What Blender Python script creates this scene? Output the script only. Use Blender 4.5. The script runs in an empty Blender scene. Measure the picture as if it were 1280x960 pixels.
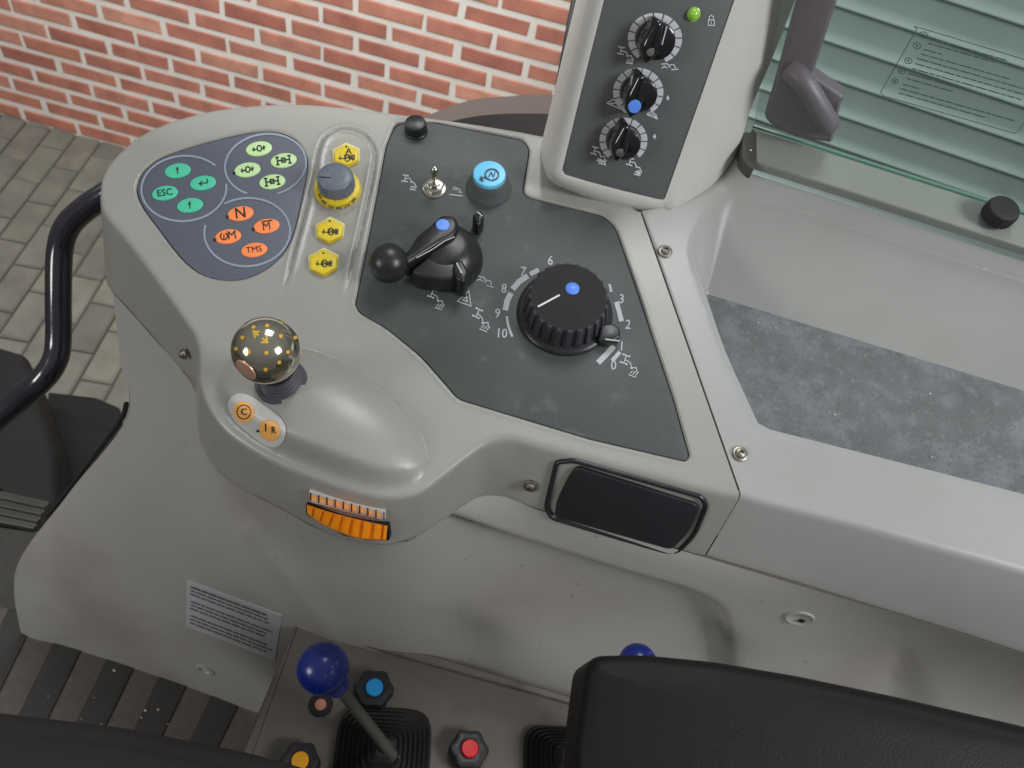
import bpy, bmesh, math, random
import numpy as np
from mathutils import Vector, Matrix, geometry
random.seed(7)
SC = bpy.context.scene
COL = SC.collection
# ------------------------------------------------------------------ camera
F = 1000.0; CX = 640.0; CY = 480.0
ND = Vector((-210, 770, 1000)).normalized()          # straight down, in camera axes (right, down, forward)
ZA = -ND
YA = (Vector((0, 0, 1)) - ND * ND.z).normalized()    # horizontal forward
XA = YA.cross(ZA)
ORG = Vector((0, 0, 2.1))
def W(c): return Vector((c.dot(XA), c.dot(YA), c.dot(ZA))) + ORG
def Wd(c): return Vector((c.dot(XA), c.dot(YA), c.dot(ZA)))
def Cc(w):
    w = w - ORG
    return XA * w.x + YA * w.y + ZA * w.z
def proj(w):
    c = Cc(w); return CX + F * c.x / c.z, CY + F * c.y / c.z
cam_d = bpy.data.cameras.new('camera'); cam = bpy.data.objects.new('camera', cam_d); COL.objects.link(cam)
cam_d.sensor_width = 36; cam_d.lens = 36 * F / 1280; cam_d.clip_start = 0.02; cam_d.clip_end = 100
cam_d.dof.use_dof = True; cam_d.dof.focus_distance = .50; cam_d.dof.aperture_fstop = 16
r, u, b = Wd(Vector((1, 0, 0))), Wd(Vector((0, -1, 0))), Wd(Vector((0, 0, -1)))
cam.matrix_world = Matrix(((r.x, u.x, b.x, ORG.x), (r.y, u.y, b.y, ORG.y), (r.z, u.z, b.z, ORG.z), (0, 0, 0, 1)))
SC.camera = cam
# ------------------------------------------------------------------ light
wd = bpy.data.worlds.new('World'); SC.world = wd; wd.use_nodes = True
wn = wd.node_tree.nodes; wl = wd.node_tree.links
bg = wn['Background']
geo = wn.new('ShaderNodeTexCoord'); sep = wn.new('ShaderNodeSeparateXYZ'); ramp = wn.new('ShaderNodeValToRGB')
wl.new(geo.outputs['Generated'], sep.inputs[0]); wl.new(sep.outputs['Z'], ramp.inputs[0])
ramp.color_ramp.elements[0].position = 0.0; ramp.color_ramp.elements[0].color = (.42, .43, .44, 1)
ramp.color_ramp.elements[1].position = 0.8; ramp.color_ramp.elements[1].color = (.93, .97, 1.0, 1)
wl.new(ramp.outputs[0], bg.inputs['Color']); bg.inputs['Strength'].default_value = 0.33
def area(name, camloc, target, size, power, color=(1, 1, 1), sy=None):
    l = bpy.data.lights.new(name, 'AREA'); o = bpy.data.objects.new(name, l); COL.objects.link(o)
    l.size = size; l.energy = power; l.color = color
    if sy: l.shape = 'RECTANGLE'; l.size_y = sy
    p = W(Vector(camloc)); t = W(Vector(target)); o.location = p
    o.rotation_euler = (t - p).to_track_quat('-Z', 'Y').to_euler()
    return o
area('overhead_fill', (0.5, -1.9, -0.55), (0.1, 0.0, 0.55), 0.7, 19, (0.96, 0.98, 1.0))  # added overhead lamp: lights the dome, deepens shade under the deck
area('right_window_light', (1.55, 0.05, -0.72), (0.25, 0.0, 0.55), 0.55, 25, (0.96, 0.98, 1.0))
area('left_window_light', (-1.6, 0.15, -0.75), (-0.2, 0.15, 0.6), 0.5, 11, (1.0, 0.985, 0.96))
def wall_fill(p, t, size, power):
    l = bpy.data.lights.new('wall_fill_light', 'AREA'); o = bpy.data.objects.new('wall_fill_light', l); COL.objects.link(o)
    l.size = size; l.energy = power; o.location = p; o.rotation_euler = (Vector(t) - Vector(p)).to_track_quat('-Z', 'Y').to_euler()
wall_fill((-1.0, .8, 2.75), (-1.0, 2.3, 2.2), 1.8, 46)  # added lamp, no known source: brightens the brick wall
SC.view_settings.view_transform = 'Standard'; SC.view_settings.look = 'None'
SC.view_settings.exposure = 0.0; SC.view_settings.gamma = 1.0
# ------------------------------------------------------------------ planes
class Plane:
    """n points away from the camera, n.p = d; w is height towards the camera"""
    def __init__(s, n, d):
        s.n = Vector(n).normalized(); s.d = d
        s.U = (Vector((1, 0, 0)) - s.n * s.n.x).normalized(); s.V = s.U.cross(s.n)
        if s.V.y > 0: s.V = -s.V
        s.o = s.n * d
        s.Uw, s.Vw, s.Nw = Wd(s.U), Wd(s.V), Wd(-s.n)
    def c(s, x, y, w=0.0):
        r = Vector(((x - CX) / F, (y - CY) / F, 1)); return r * ((s.d - w) / s.n.dot(r))
    def p(s, x, y, w=0.0): return W(s.c(x, y, w))
    def uv(s, x, y, w=0.0):
        c = s.c(x, y, w) - s.o; return (c.dot(s.U), c.dot(s.V))
    def at(s, u, v, w=0.0): return W(s.o + s.U * u + s.V * v - s.n * w)
    def px(s, u, v, w=0.0): return proj(s.at(u, v, w))
    def z(s, x, y, w=0): return s.c(x, y, w).z
    def m(s, x, y, n): return n * s.z(x, y) / F     # n pixels as metres there
def plane3(a, b, c):
    a, b, c = Cc(a), Cc(b), Cc(c)
    n = (b - a).cross(c - a).normalized()
    if n.dot(a) < 0: n = -n
    return Plane(n, n.dot(a))
CP = Plane((-60, 450, 1000), 0.4545)                 # console deck
PP = Plane((-100, -700, 1000), 0.52)                 # pillar panel
def HZ(z): return Plane(ND, 2.1 - z)                 # horizontal plane at world height z
GROUND = HZ(0.0); FLOOR = HZ(1.10); BOX = HZ(1.42)
# ------------------------------------------------------------------ materials
def s2l(c): return tuple(((v / 255) / 12.92 if v <= 10 else ((v / 255 + .055) / 1.055) ** 2.4) for v in c)
def mat(name, rgb, rough=.5, metal=0.0, var=.06, vscale=30, bump=0.0, bscale=400, spots=None, coat=0.0, spec=.5, lin=False, rvar=.08):
    m = bpy.data.materials.new(name); m.use_nodes = True
    N = m.node_tree.nodes; L = m.node_tree.links; B = N['Principled BSDF']
    c = rgb if lin else s2l(rgb)
    tc = N.new('ShaderNodeTexCoord'); co = tc.outputs['Object']
    no = N.new('ShaderNodeTexNoise'); no.inputs['Scale'].default_value = vscale; no.inputs['Detail'].default_value = 6
    L.new(co, no.inputs['Vector'])
    rp = N.new('ShaderNodeValToRGB'); L.new(no.outputs['Fac'], rp.inputs[0])
    rp.color_ramp.elements[0].position = .3; rp.color_ramp.elements[1].position = .7
    rp.color_ramp.elements[0].color = (*[max(0, v * (1 - var)) for v in c], 1)
    rp.color_ramp.elements[1].color = (*[min(1, v * (1 + var)) for v in c], 1)
    out = rp.outputs[0]
    if spots:
        for (sc, lo, hi, scol, amt) in spots:
            n2 = N.new('ShaderNodeTexNoise'); n2.inputs['Scale'].default_value = sc; n2.inputs['Detail'].default_value = 3
            L.new(co, n2.inputs['Vector'])
            mr = N.new('ShaderNodeMapRange'); mr.inputs['From Min'].default_value = lo; mr.inputs['From Max'].default_value = hi
            mr.inputs['To Max'].default_value = amt; L.new(n2.outputs['Fac'], mr.inputs['Value'])
            mx = N.new('ShaderNodeMix'); mx.data_type = 'RGBA'; L.new(mr.outputs[0], mx.inputs[0]); L.new(out, mx.inputs[6])
            mx.inputs[7].default_value = (*s2l(scol), 1); out = mx.outputs[2]
    L.new(out, B.inputs['Base Color'])
    rr = N.new('ShaderNodeMapRange'); rr.inputs['To Min'].default_value = max(0.02, rough - rvar); rr.inputs['To Max'].default_value = rough + rvar
    L.new(no.outputs['Fac'], rr.inputs['Value']); L.new(rr.outputs[0], B.inputs['Roughness'])
    B.inputs['Metallic'].default_value = metal; B.inputs['Coat Weight'].default_value = coat
    B.inputs['Specular IOR Level'].default_value = spec
    if bump:
        nb = N.new('ShaderNodeTexNoise'); nb.inputs['Scale'].default_value = bscale; nb.inputs['Detail'].default_value = 4
        L.new(co, nb.inputs['Vector']); bp = N.new('ShaderNodeBump'); bp.inputs['Strength'].default_value = bump
        bp.inputs['Distance'].default_value = .001; L.new(nb.outputs['Fac'], bp.inputs['Height']); L.new(bp.outputs[0], B.inputs['Normal'])
    return m
DUST = [(900, .66, .74, (215, 212, 205), .35)]
M = {}
M['shell'] = mat('warm_grey_plastic', (148, 146, 139), .31, var=.05, vscale=9, bump=.10, bscale=2600, rvar=.12, spots=[(26, .56, .8, (120, 116, 107), .15), (700, .70, .76, (160, 157, 150), .4)])
M['shell_low'] = mat('stone_grey_plastic', (170, 167, 163), .42, var=.035, vscale=6, bump=.25, bscale=1500, spots=[(5, .52, .75, (140, 131, 120), .6), (160, .68, .74, (120, 112, 100), .5)])
M['tray'] = mat('tray_plastic', (158, 158, 154), .33, var=.045, vscale=8, bump=.10, bscale=2600, rvar=.12, spots=[(22, .56, .8, (128, 125, 118), .15), (600, .72, .78, (200, 200, 195), .4)])
M['pale'] = mat('pale_plastic', (192, 189, 183), .45, var=.04, vscale=10, bump=.2, bscale=1800)
M['panel'] = mat('charcoal_panel', (68, 71, 71), .48, var=.07, vscale=14, bump=.18, bscale=2500, spots=[(1000, .68, .78, (150, 152, 150), .3), (20, .55, .8, (100, 104, 103), .3), (60, .62, .74, (112, 114, 112), .3)])
M['ppanel'] = mat('grey_panel', (84, 86, 87), .5, var=.05, vscale=14, bump=.12, bscale=2500, spots=[(1100, .7, .78, (150, 150, 150), .3)])
M['keypad'] = mat('slate_membrane', (86, 90, 102), .45, var=.04, vscale=20, bump=.05, bscale=2000)
M['black'] = mat('black_plastic', (26, 26, 28), .38, var=.2, vscale=60, bump=.1, bscale=1200, spots=[(500, .66, .76, (110, 108, 104), .25)])
M['gloss'] = mat('glossy_black', (20, 20, 24), .16, var=.1, vscale=40, coat=.4)
M['lid'] = mat('satin_black', (38, 38, 43), .42, var=.15, vscale=30, bump=.05, bscale=900, spots=[(900, .68, .76, (80, 80, 84), .3)])
M['rubber'] = mat('dark_rubber', (34, 33, 33), .62, var=.15, vscale=50, bump=.2, bscale=900, spots=[(300, .62, .75, (95, 90, 84), .3)])
M['knobblack'] = mat('knob_black', (34, 35, 37), .35, var=.15, vscale=80, bump=.08, bscale=1500, spots=[(700, .64, .74, (120, 118, 115), .3)])
M['knobside'] = mat('knob_side_grey', (58, 58, 62), .36, var=.15, vscale=80, bump=.08, bscale=1500, spots=[(500, .62, .72, (140, 138, 136), .3)])
M['knobtop'] = mat('knob_top_black', (27, 26, 27), .6, var=.15, vscale=60, bump=.15, bscale=1500, spec=.3, spots=[(700, .62, .72, (80, 78, 76), .3)])
M['blue_ball'] = mat('blue_plastic', (18, 36, 112), .28, var=.12, vscale=40, spots=[(300, .66, .74, (90, 100, 150), .4)])
M['blue'] = mat('blue_cap', (92, 142, 235), .35, var=.03)
M['cyan'] = mat('cyan_cap', (104, 196, 236), .35, var=.03)
M['cyan2'] = mat('sky_blue_cap', (30, 150, 215), .4)
M['red'] = mat('red_cap', (215, 30, 30), .4)
M['amber'] = mat('amber_cap', (235, 165, 20), .4)
M['yellow'] = mat('yellow_key', (216, 190, 40), .4, var=.08, vscale=300, spots=[(500, .64, .74, (120, 105, 50), .5)])
M['yellowish'] = mat('cream_edge', (214, 205, 150), .45)
M['teal'] = mat('teal_key', (74, 190, 152), .45, var=.03)
M['lime'] = mat('pale_green_key', (190, 222, 160), .45, var=.03)
M['orange_key'] = mat('orange_key', (250, 140, 78), .45, var=.03)
M['orange'] = mat('orange_wheel', (255, 150, 20), .4, var=.08, vscale=200)
M['orange_l'] = mat('pale_orange', (250, 180, 95), .5)
M['ink'] = mat('black_ink', (22, 24, 26), .5)
M['white_ink'] = mat('white_ink', (178, 180, 180), .5, var=.1, vscale=600)
M['ring_ink'] = mat('ring_ink', (205, 205, 207), .5, var=.04, vscale=500)
M['line_ink'] = mat('line_ink', (138, 146, 162), .4)
M['steelknob'] = mat('slate_knob', (100, 107, 118), .4, var=.12, vscale=200, spots=[(600, .62, .72, (160, 160, 165), .4)])
M['chrome'] = mat('worn_chrome', (190, 186, 175), .25, 1.0, var=.12, vscale=150)
M['screw'] = mat('zinc_screw', (152, 147, 136), .38, .9, var=.2, vscale=300)
M['joy'] = mat('smoked_chrome', (176, 171, 152), .11, .92, var=.08, vscale=60, coat=.5)
M['facet_glint'] = mat('pale_pink_glint', (226, 176, 150), .3, .5)  # colour of the painted highlight on the lever ball
M['gold'] = mat('gold_mark', (215, 165, 60), .4)
M['boot'] = mat('grey_rubber', (72, 68, 74), .5, var=.1)
M['padwhite'] = mat('pale_pad', (196, 193, 188), .4, var=.02)
M['tube'] = mat('black_gloss_tube', (24, 24, 32), .17, var=.1, vscale=30, coat=.7, bump=.05, bscale=200)
M['brick'] = None
M['mortar'] = mat('pale_mortar', (240, 234, 224), .9, var=.06, vscale=12, bump=.3, bscale=120)
M['sill'] = mat('painted_sill', (132, 136, 130), .55, 0.0, var=.06, vscale=12, bump=.08, bscale=900)
M['seal'] = mat('black_seal', (36, 34, 36), .5, var=.1)
M['fender'] = mat('brown_fender', (88, 74, 68), .6, var=.07, vscale=6)
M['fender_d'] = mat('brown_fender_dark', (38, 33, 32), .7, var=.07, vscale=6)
M['latch'] = mat('mauve_grey_plastic', (102, 97, 101), .45, var=.08, vscale=25, bump=.15, bscale=900)
M['shutter'] = mat('green_shutter', (136, 150, 144), .55, var=.08, vscale=3, bump=.1, bscale=60)
M['deep'] = mat('shade_black', (14, 15, 15), .7)  # near-black standing in for shade: step area, wheel slot, screw hole
M['alu'] = mat('ribbed_aluminium', (84, 82, 75), .5, .4, var=.1, vscale=40)
M['floor'] = mat('cab_floor_grey', (68, 65, 62), .8, var=.12, vscale=40, bump=.4, bscale=500, spots=[(60, .6, .7, (90, 85, 78), .4)])
M['rib'] = mat('mat_rib_dark', (62, 59, 56), .8, var=.12, vscale=60, bump=.3, bscale=500)
M['rib_l'] = mat('mat_rib_light', (94, 89, 85), .85, var=.14, vscale=90, bump=.4, bscale=600)
M['crumb'] = mat('pale_crumbs', (205, 200, 185), .8)
M['box'] = mat('dusty_box_plastic', (106, 100, 92), .6, var=.07, vscale=12, bump=.2, bscale=900, spots=[(40, .58, .75, (80, 68, 58), .45)])
M['fabric'] = mat('dark_seat_fabric', (30, 26, 24), .9, var=.12, vscale=60, bump=.6, bscale=1400)
M['arm'] = mat('dark_armrest_vinyl', (14, 12, 10), .55, var=.2, vscale=20, bump=.25, bscale=1100, spec=.25)
M['label'] = mat('silver_label', (186, 186, 192), .4, var=.03)
M['label_ink'] = mat('label_print', (100, 100, 108), .5)
M['glass_ink'] = mat('glass_print', (62, 92, 82), .6)
M['led'] = mat('green_led', (150, 205, 70), .25, coat=.5)
M['skyblue'] = M['cyan']
def grit():
    return mat('gritty_tray_floor', (94, 98, 98), .6, var=.16, vscale=60, bump=.6, bscale=500,
               spots=[(75, .50, .64, (116, 120, 124), .55), (30, .60, .66, (120, 121, 127), .5), (260, .60, .68, (128, 130, 130), .45), (340, .56, .66, (84, 88, 90), .6), (700, .62, .7, (140, 140, 138), .35)])
M['grit'] = grit()
def brickmat(name, cols, scale, rough=.85, bump=.5):
    m = bpy.data.materials.new(name); m.use_nodes = True
    N = m.node_tree.nodes; L = m.node_tree.links; B = N['Principled BSDF']
    oi = N.new('ShaderNodeObjectInfo'); rp = N.new('ShaderNodeValToRGB'); L.new(oi.outputs['Random'], rp.inputs[0])
    els = rp.color_ramp.elements
    for i, c in enumerate(cols):
        e = els[i] if i < 2 else els.new(i / (len(cols) - 1))
        e.position = i / (len(cols) - 1); e.color = (*s2l(c), 1)
    tc = N.new('ShaderNodeTexCoord'); ad = N.new('ShaderNodeVectorMath'); ad.operation = 'ADD'
    L.new(tc.outputs['Object'], ad.inputs[0]); L.new(oi.outputs['Location'], ad.inputs[1])
    no = N.new('ShaderNodeTexNoise'); no.inputs['Scale'].default_value = scale; no.inputs['Detail'].default_value = 7; L.new(ad.outputs[0], no.inputs['Vector'])
    mr = N.new('ShaderNodeMapRange'); mr.inputs['From Min'].default_value = .3; mr.inputs['From Max'].default_value = .7
    mr.inputs['To Min'].default_value = .78; mr.inputs['To Max'].default_value = 1.18; L.new(no.outputs['Fac'], mr.inputs['Value'])
    mu = N.new('ShaderNodeMix'); mu.data_type = 'RGBA'; mu.blend_type = 'MULTIPLY'; mu.inputs[0].default_value = 1
    L.new(rp.outputs[0], mu.inputs[6]); L.new(mr.outputs[0], mu.inputs[7]); L.new(mu.outputs[2], B.inputs['Base Color'])
    B.inputs['Roughness'].default_value = rough
    bp = N.new('ShaderNodeBump'); bp.inputs['Strength'].default_value = bump; bp.inputs['Distance'].default_value = .004
    L.new(no.outputs['Fac'], bp.inputs['Height']); L.new(bp.outputs[0], B.inputs['Normal'])
    return m
M['brick'] = brickmat('red_brick', [(194, 126, 106), (206, 140, 120), (180, 114, 98), (212, 152, 130), (200, 132, 110), (188, 122, 106)], 14)
M['paver'] = brickmat('grey_green_paver', [(130, 129, 118), (138, 136, 124), (122, 121, 110), (134, 128, 118)], 9)
M['joint'] = mat('paver_joint', (104, 100, 86), .95, var=.1, vscale=20, bump=.4, bscale=90)
def glassmat(name, tint, rough=0.0, mixf=.12):
    m = bpy.data.materials.new(name); m.use_nodes = True
    N = m.node_tree.nodes; L = m.node_tree.links
    for n in list(N):
        if n.type != 'OUTPUT_MATERIAL': N.remove(n)
    out = N['Material Output'] if 'Material Output' in N else N.new('ShaderNodeOutputMaterial')
    t = N.new('ShaderNodeBsdfTransparent'); t.inputs[0].default_value = (*tint, 1)
    g = N.new('ShaderNodeBsdfGlossy'); g.inputs['Roughness'].default_value = rough; g.inputs[0].default_value = (.9, 1, .95, 1)
    fr = N.new('ShaderNodeFresnel'); fr.inputs[0].default_value = 1.5
    mx = N.new('ShaderNodeMixShader'); L.new(fr.outputs[0], mx.inputs[0]); L.new(t.outputs[0], mx.inputs[1]); L.new(g.outputs[0], mx.inputs[2])
    L.new(mx.outputs[0], out.inputs[0])
    return m
M['glass'] = glassmat('tinted_glass', (.72, .80, .77))
M['glass_edge'] = mat('green_glass_edge', (96, 140, 122), .2, coat=.5)
# ------------------------------------------------------------------ object helpers
WORLD = {}
def tag(o, label, cat, group=None, kind=None):
    if label: o['label'] = label
    if cat: o['category'] = cat
    if group: o['group'] = group
    if kind: o['kind'] = kind
def thing(name, label, cat, loc, group=None, kind=None):
    o = bpy.data.objects.new(name, None); COL.objects.link(o); o.location = loc; o.empty_display_size = .02
    WORLD[o.name] = Vector(loc); tag(o, label, cat, group, kind); return o
class MB:
    def __init__(s): s.v = []; s.f = []; s.m = []
    def add(s, V, Fc, mi=0):
        k = len(s.v); s.v += [Vector(v) for v in V]; s.f += [tuple(i + k for i in f) for f in Fc]; s.m += [mi] * len(Fc); return s
def build(name, mb, mats, parent=None, smooth=38, label=None, flip=False):
    V = mb.v
    xs = [v.x for v in V]; ys = [v.y for v in V]; zs = [v.z for v in V]
    o0 = Vector(((min(xs) + max(xs)) / 2, (min(ys) + max(ys)) / 2, min(zs)))
    me = bpy.data.meshes.new(name); me.from_pydata([v - o0 for v in V], [], mb.f)
    if not isinstance(mats, (list, tuple)): mats = [mats]
    for m_ in mats: me.materials.append(m_)
    me.polygons.foreach_set('material_index', mb.m)
    if smooth:
        me.polygons.foreach_set('use_smooth', [True] * len(me.polygons))
    me.update()
    if smooth and smooth < 180: me.set_sharp_from_angle(angle=math.radians(smooth))
    o = bpy.data.objects.new(name, me); COL.objects.link(o)
    po = WORLD[parent.name] if parent else Vector((0, 0, 0))
    o.location = o0 - po; o.parent = parent; WORLD[o.name] = o0
    if label: o['label'] = label
    return o
def crom(P, n, closed=False):
    """catmull-rom through points (tuples/Vectors), n samples per span"""
    P = [np.array(p, float) for p in P]; k = len(P); out = []
    spans = k if closed else k - 1
    for i in range(spans):
        if closed: a, b_, c, d = P[(i - 1) % k], P[i], P[(i + 1) % k], P[(i + 2) % k]
        else: a, b_, c, d = P[max(i - 1, 0)], P[i], P[i + 1], P[min(i + 2, k - 1)]
        for j in range(n):
            t = j / n
            out.append(.5 * ((2 * b_) + (c - a) * t + (2 * a - 5 * b_ + 4 * c - d) * t * t + (3 * b_ - a - 3 * c + d) * t ** 3))
    if not closed: out.append(P[-1])
    return [tuple(o) for o in out]
def zc(pts, ox, oy, s): return [(ox + x / s, oy + y / s) for x, y in pts]
def roundpoly(P, r, seg=5):
    """round the corners of a pixel polygon"""
    out = []; k = len(P)
    for i in range(k):
        a, b_, c = np.array(P[i - 1], float), np.array(P[i], float), np.array(P[(i + 1) % k], float)
        rr = r[i] if isinstance(r, (list, tuple)) else r
        d1 = a - b_; d2 = c - b_; l1 = np.linalg.norm(d1); l2 = np.linalg.norm(d2)
        q = min(rr, l1 * .45, l2 * .45)
        if q < .01: out.append(tuple(b_)); continue
        p1 = b_ + d1 / l1 * q; p2 = b_ + d2 / l2 * q
        for j in range(seg + 1):
            t = j / seg; out.append(tuple((1 - t) ** 2 * p1 + 2 * t * (1 - t) * b_ + t * t * p2))
    return out
def area2(P): return sum(P[i - 1][0] * P[i][1] - P[i][0] * P[i - 1][1] for i in range(len(P))) / 2
def offset(P, d):
    """inset closed 2-D polygon by d (positive = inwards)"""
    if area2(P) < 0: sg = -1
    else: sg = 1
    out = []; k = len(P)
    for i in range(k):
        a, b_, c = np.array(P[i - 1]), np.array(P[i]), np.array(P[(i + 1) % k])
        t1 = b_ - a; t2 = c - b_; t1 = t1 / (np.linalg.norm(t1) + 1e-12); t2 = t2 / (np.linalg.norm(t2) + 1e-12)
        n1 = np.array((-t1[1], t1[0])); n2 = np.array((-t2[1], t2[0])); n = n1 + n2; ln = np.linalg.norm(n)
        if ln < 1e-6: n = n1
        else: n = n / ln; n = n / max(.45, n.dot(n1))
        out.append(tuple(b_ + n * d * sg))
    return out
def slab(mb, pl, px, w0, w1, bev=.0006, mi=0, side_mi=None, seg=3, uvmode=False, hs=None, cap_mi=None, inner_ring=0):
    """solid with pixel outline seen at its top, from height w0 up to w1, rounded top edge"""
    P = px if uvmode else [pl.uv(x, y, w1) for x, y in px]
    if area2(P) < 0: P = P[::-1]
    n = len(P); rings = []
    h = hs or (lambda u, v: 0.0)
    rings.append([(u, v, w0) for u, v in P])
    for j in range(seg + 1):
        a = j / seg * math.pi / 2
        rings.append([(u, v, w1 - bev + bev * math.sin(a)) for u, v in (offset(P, bev * (1 - math.cos(a))) if j else P)])
    if inner_ring:
        cu = sum(p[0] for p in rings[-1]) / n; cv = sum(p[1] for p in rings[-1]) / n; last = rings[-1]
        for q in (.97, .9, .75, .5, .25, .1, .01): rings.append([(cu + (u - cu) * q, cv + (v - cv) * q, w1 + inner_ring * (1 - q ** 4)) for u, v, _ in last])
    V = [pl.at(u, v, w + h(u, v)) for R_ in rings for u, v, w in R_]; Fc = []
    for j in range(len(rings) - 1):
        for i in range(n): Fc.append((j * n + i, j * n + (i + 1) % n, (j + 1) * n + (i + 1) % n, (j + 1) * n + i))
    mb.add(V, Fc, mi if side_mi is None else side_mi)
    k = len(mb.v) - n
    mb.f.append(tuple(range(k, k + n))); mb.m.append(mi if cap_mi is None else cap_mi)
    return mb
def frame(pl, x, y, w=0.0): return (pl.p(x, y, w), pl.Uw, pl.Vw, pl.Nw)
def lathe(mb, fr, prof, seg=40, mi=0, mod=None, mis=None, rot=0):
    """prof: (radius, height) from base to tip"""
    o, U, V_, N_ = fr; V = []; Fc = []; ms = []
    for j, (r_, h_) in enumerate(prof):
        for i in range(seg):
            a = 2 * math.pi * i / seg + rot; rr = r_ * (mod(a, j) if mod else 1)
            V.append(o + U * (rr * math.cos(a)) + V_ * (rr * math.sin(a)) + N_ * h_)
    k = len(mb.v)
    for j in range(len(prof) - 1):
        for i in range(seg):
            Fc.append((j * seg + i, j * seg + (i + 1) % seg, (j + 1) * seg + (i + 1) % seg, (j + 1) * seg + i)); ms.append(mis[j] if mis else mi)
    L_ = (len(prof) - 1) * seg
    if prof[-1][0] > 1e-5: Fc.append(tuple(L_ + i for i in range(seg))); ms.append(mis[-1] if mis else mi)
    mb.add(V, Fc, 0); mb.m[-len(ms):] = ms
    return mb
def sphere(mb, c, r_, mi=0, seg=32, rings=20, sc=(1, 1, 1), ax=None):
    U, V_, N_ = ax or (Vector((1, 0, 0)), Vector((0, 1, 0)), Vector((0, 0, 1)))
    V = []; Fc = []
    for j in range(rings + 1):
        t = math.pi * j / rings
        for i in range(seg):
            a = 2 * math.pi * i / seg
            V.append(c + U * (r_ * sc[0] * math.sin(t) * math.cos(a)) + V_ * (r_ * sc[1] * math.sin(t) * math.sin(a)) - N_ * (r_ * sc[2] * math.cos(t)))
    for j in range(rings):
        for i in range(seg): Fc.append((j * seg + i, j * seg + (i + 1) % seg, (j + 1) * seg + (i + 1) % seg, (j + 1) * seg + i))
    return mb.add(V, Fc, mi)
def tube(mb, pts, rad, seg=14, mi=0, caps=True):
    pts = [Vector(p) for p in pts]; n = len(pts); V = []; Fc = []; prev = None
    for i, p in enumerate(pts):
        t = (pts[min(i + 1, n - 1)] - pts[max(i - 1, 0)]).normalized()
        if prev is None:
            a = Vector((0, 0, 1)) if abs(t.z) < .9 else Vector((1, 0, 0)); u_ = t.cross(a).normalized()
        else: u_ = (prev - t * prev.dot(t)).normalized()
        prev = u_; v_ = t.cross(u_); rr = rad[i] if isinstance(rad, (list, tuple)) else rad
        for k in range(seg):
            a = 2 * math.pi * k / seg; V.append(p + u_ * (rr * math.cos(a)) + v_ * (rr * math.sin(a)))
    for i in range(n - 1):
        for k in range(seg): Fc.append((i * seg + k, i * seg + (k + 1) % seg, (i + 1) * seg + (k + 1) % seg, (i + 1) * seg + k))
    if caps: Fc.append(tuple(range(seg))[::-1]); Fc.append(tuple((n - 1) * seg + k for k in range(seg)))
    return mb.add(V, Fc, mi)
_txt = {}
def glyphs(s, off=0.0):
    if (s, off) in _txt: return _txt[(s, off)]
    c = bpy.data.curves.new('t', 'FONT'); c.body = s; c.size = 1; c.align_x = 'CENTER'; c.align_y = 'CENTER'; c.resolution_u = 2; c.offset = off
    o = bpy.data.objects.new('t', c); COL.objects.link(o); bpy.context.view_layer.update()
    me = bpy.data.meshes.new_from_object(o.evaluated_get(bpy.context.evaluated_depsgraph_get()))
    V = [(v.co.x, v.co.y) for v in me.vertices]; Fc = [tuple(p.vertices) for p in me.polygons]
    bpy.data.objects.remove(o); bpy.data.curves.remove(c); bpy.data.meshes.remove(me)
    _txt[(s, off)] = (V, Fc); return _txt[(s, off)]
def text(mb, P, s, cx, cy, size, ang=0, sx=1.0, shear=0.0, mi=0, bold=0):
    """P(x, y) -> world point; size in px cap-ish, ang degrees anticlockwise on screen"""
    V, Fc = glyphs(s, round(bold / size * .35, 3)); a = math.radians(ang); ca, sa = math.cos(a), math.sin(a)
    out = []
    for x, y in V:
        x = x * size * sx + shear * y * size; y = y * size
        out.append(P(cx + x * ca - y * sa, cy - (x * sa + y * ca)))
    mb.add(out, Fc, mi)
_lift = [0]
def lifted(p):
    """tiny rising offset so that printed strokes never share a plane"""
    return p + (ORG - p).normalized() * (_lift[0] % 12) * 1.6e-5
def stroke(mb, P, pts, wd=1.5, mi=0, closed=False):
    _lift[0] += 1
    pts = [np.array(p, float) for p in pts]
    pts = [p for i, p in enumerate(pts) if i == 0 or np.linalg.norm(p - pts[i - 1]) > 1e-4]
    if closed and np.linalg.norm(pts[0] - pts[-1]) < 1e-4: pts = pts[:-1]
    n = len(pts)
    if n < 2: return
    V = []
    for i in range(n):
        a = pts[i - 1] if (i or closed) else None; b_ = pts[i]; c = pts[(i + 1) % n] if (i < n - 1 or closed) else None
        t1 = (b_ - a) if a is not None else (c - b_); t2 = (c - b_) if c is not None else t1
        t1 = t1 / np.linalg.norm(t1); t2 = t2 / np.linalg.norm(t2)
        n1 = np.array((-t1[1], t1[0])); n2 = np.array((-t2[1], t2[0])); m = n1 + n2; l = np.linalg.norm(m)
        m = n1 if l < .3 else m / l; m = m / max(.5, m.dot(n1)) * wd / 2
        e = 0 if (a is not None and c is not None) else wd * .3
        q = b_ - t1 * e if a is None else (b_ + t2 * e if c is None else b_)
        V += [lifted(P(*(q - m))), lifted(P(*(q + m)))]
    k = n if closed else n - 1
    mb.add(V, [(2 * i, 2 * ((i + 1) % n), 2 * ((i + 1) % n) + 1, 2 * i + 1) for i in range(k)], mi)
def disc(mb, P, cx, cy, rx, ry=None, mi=0, n=16):
    ry = ry or rx
    mb.add([P(cx + rx * math.cos(2 * math.pi * i / n), cy + ry * math.sin(2 * math.pi * i / n)) for i in range(n)], [tuple(range(n))], mi)
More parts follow.
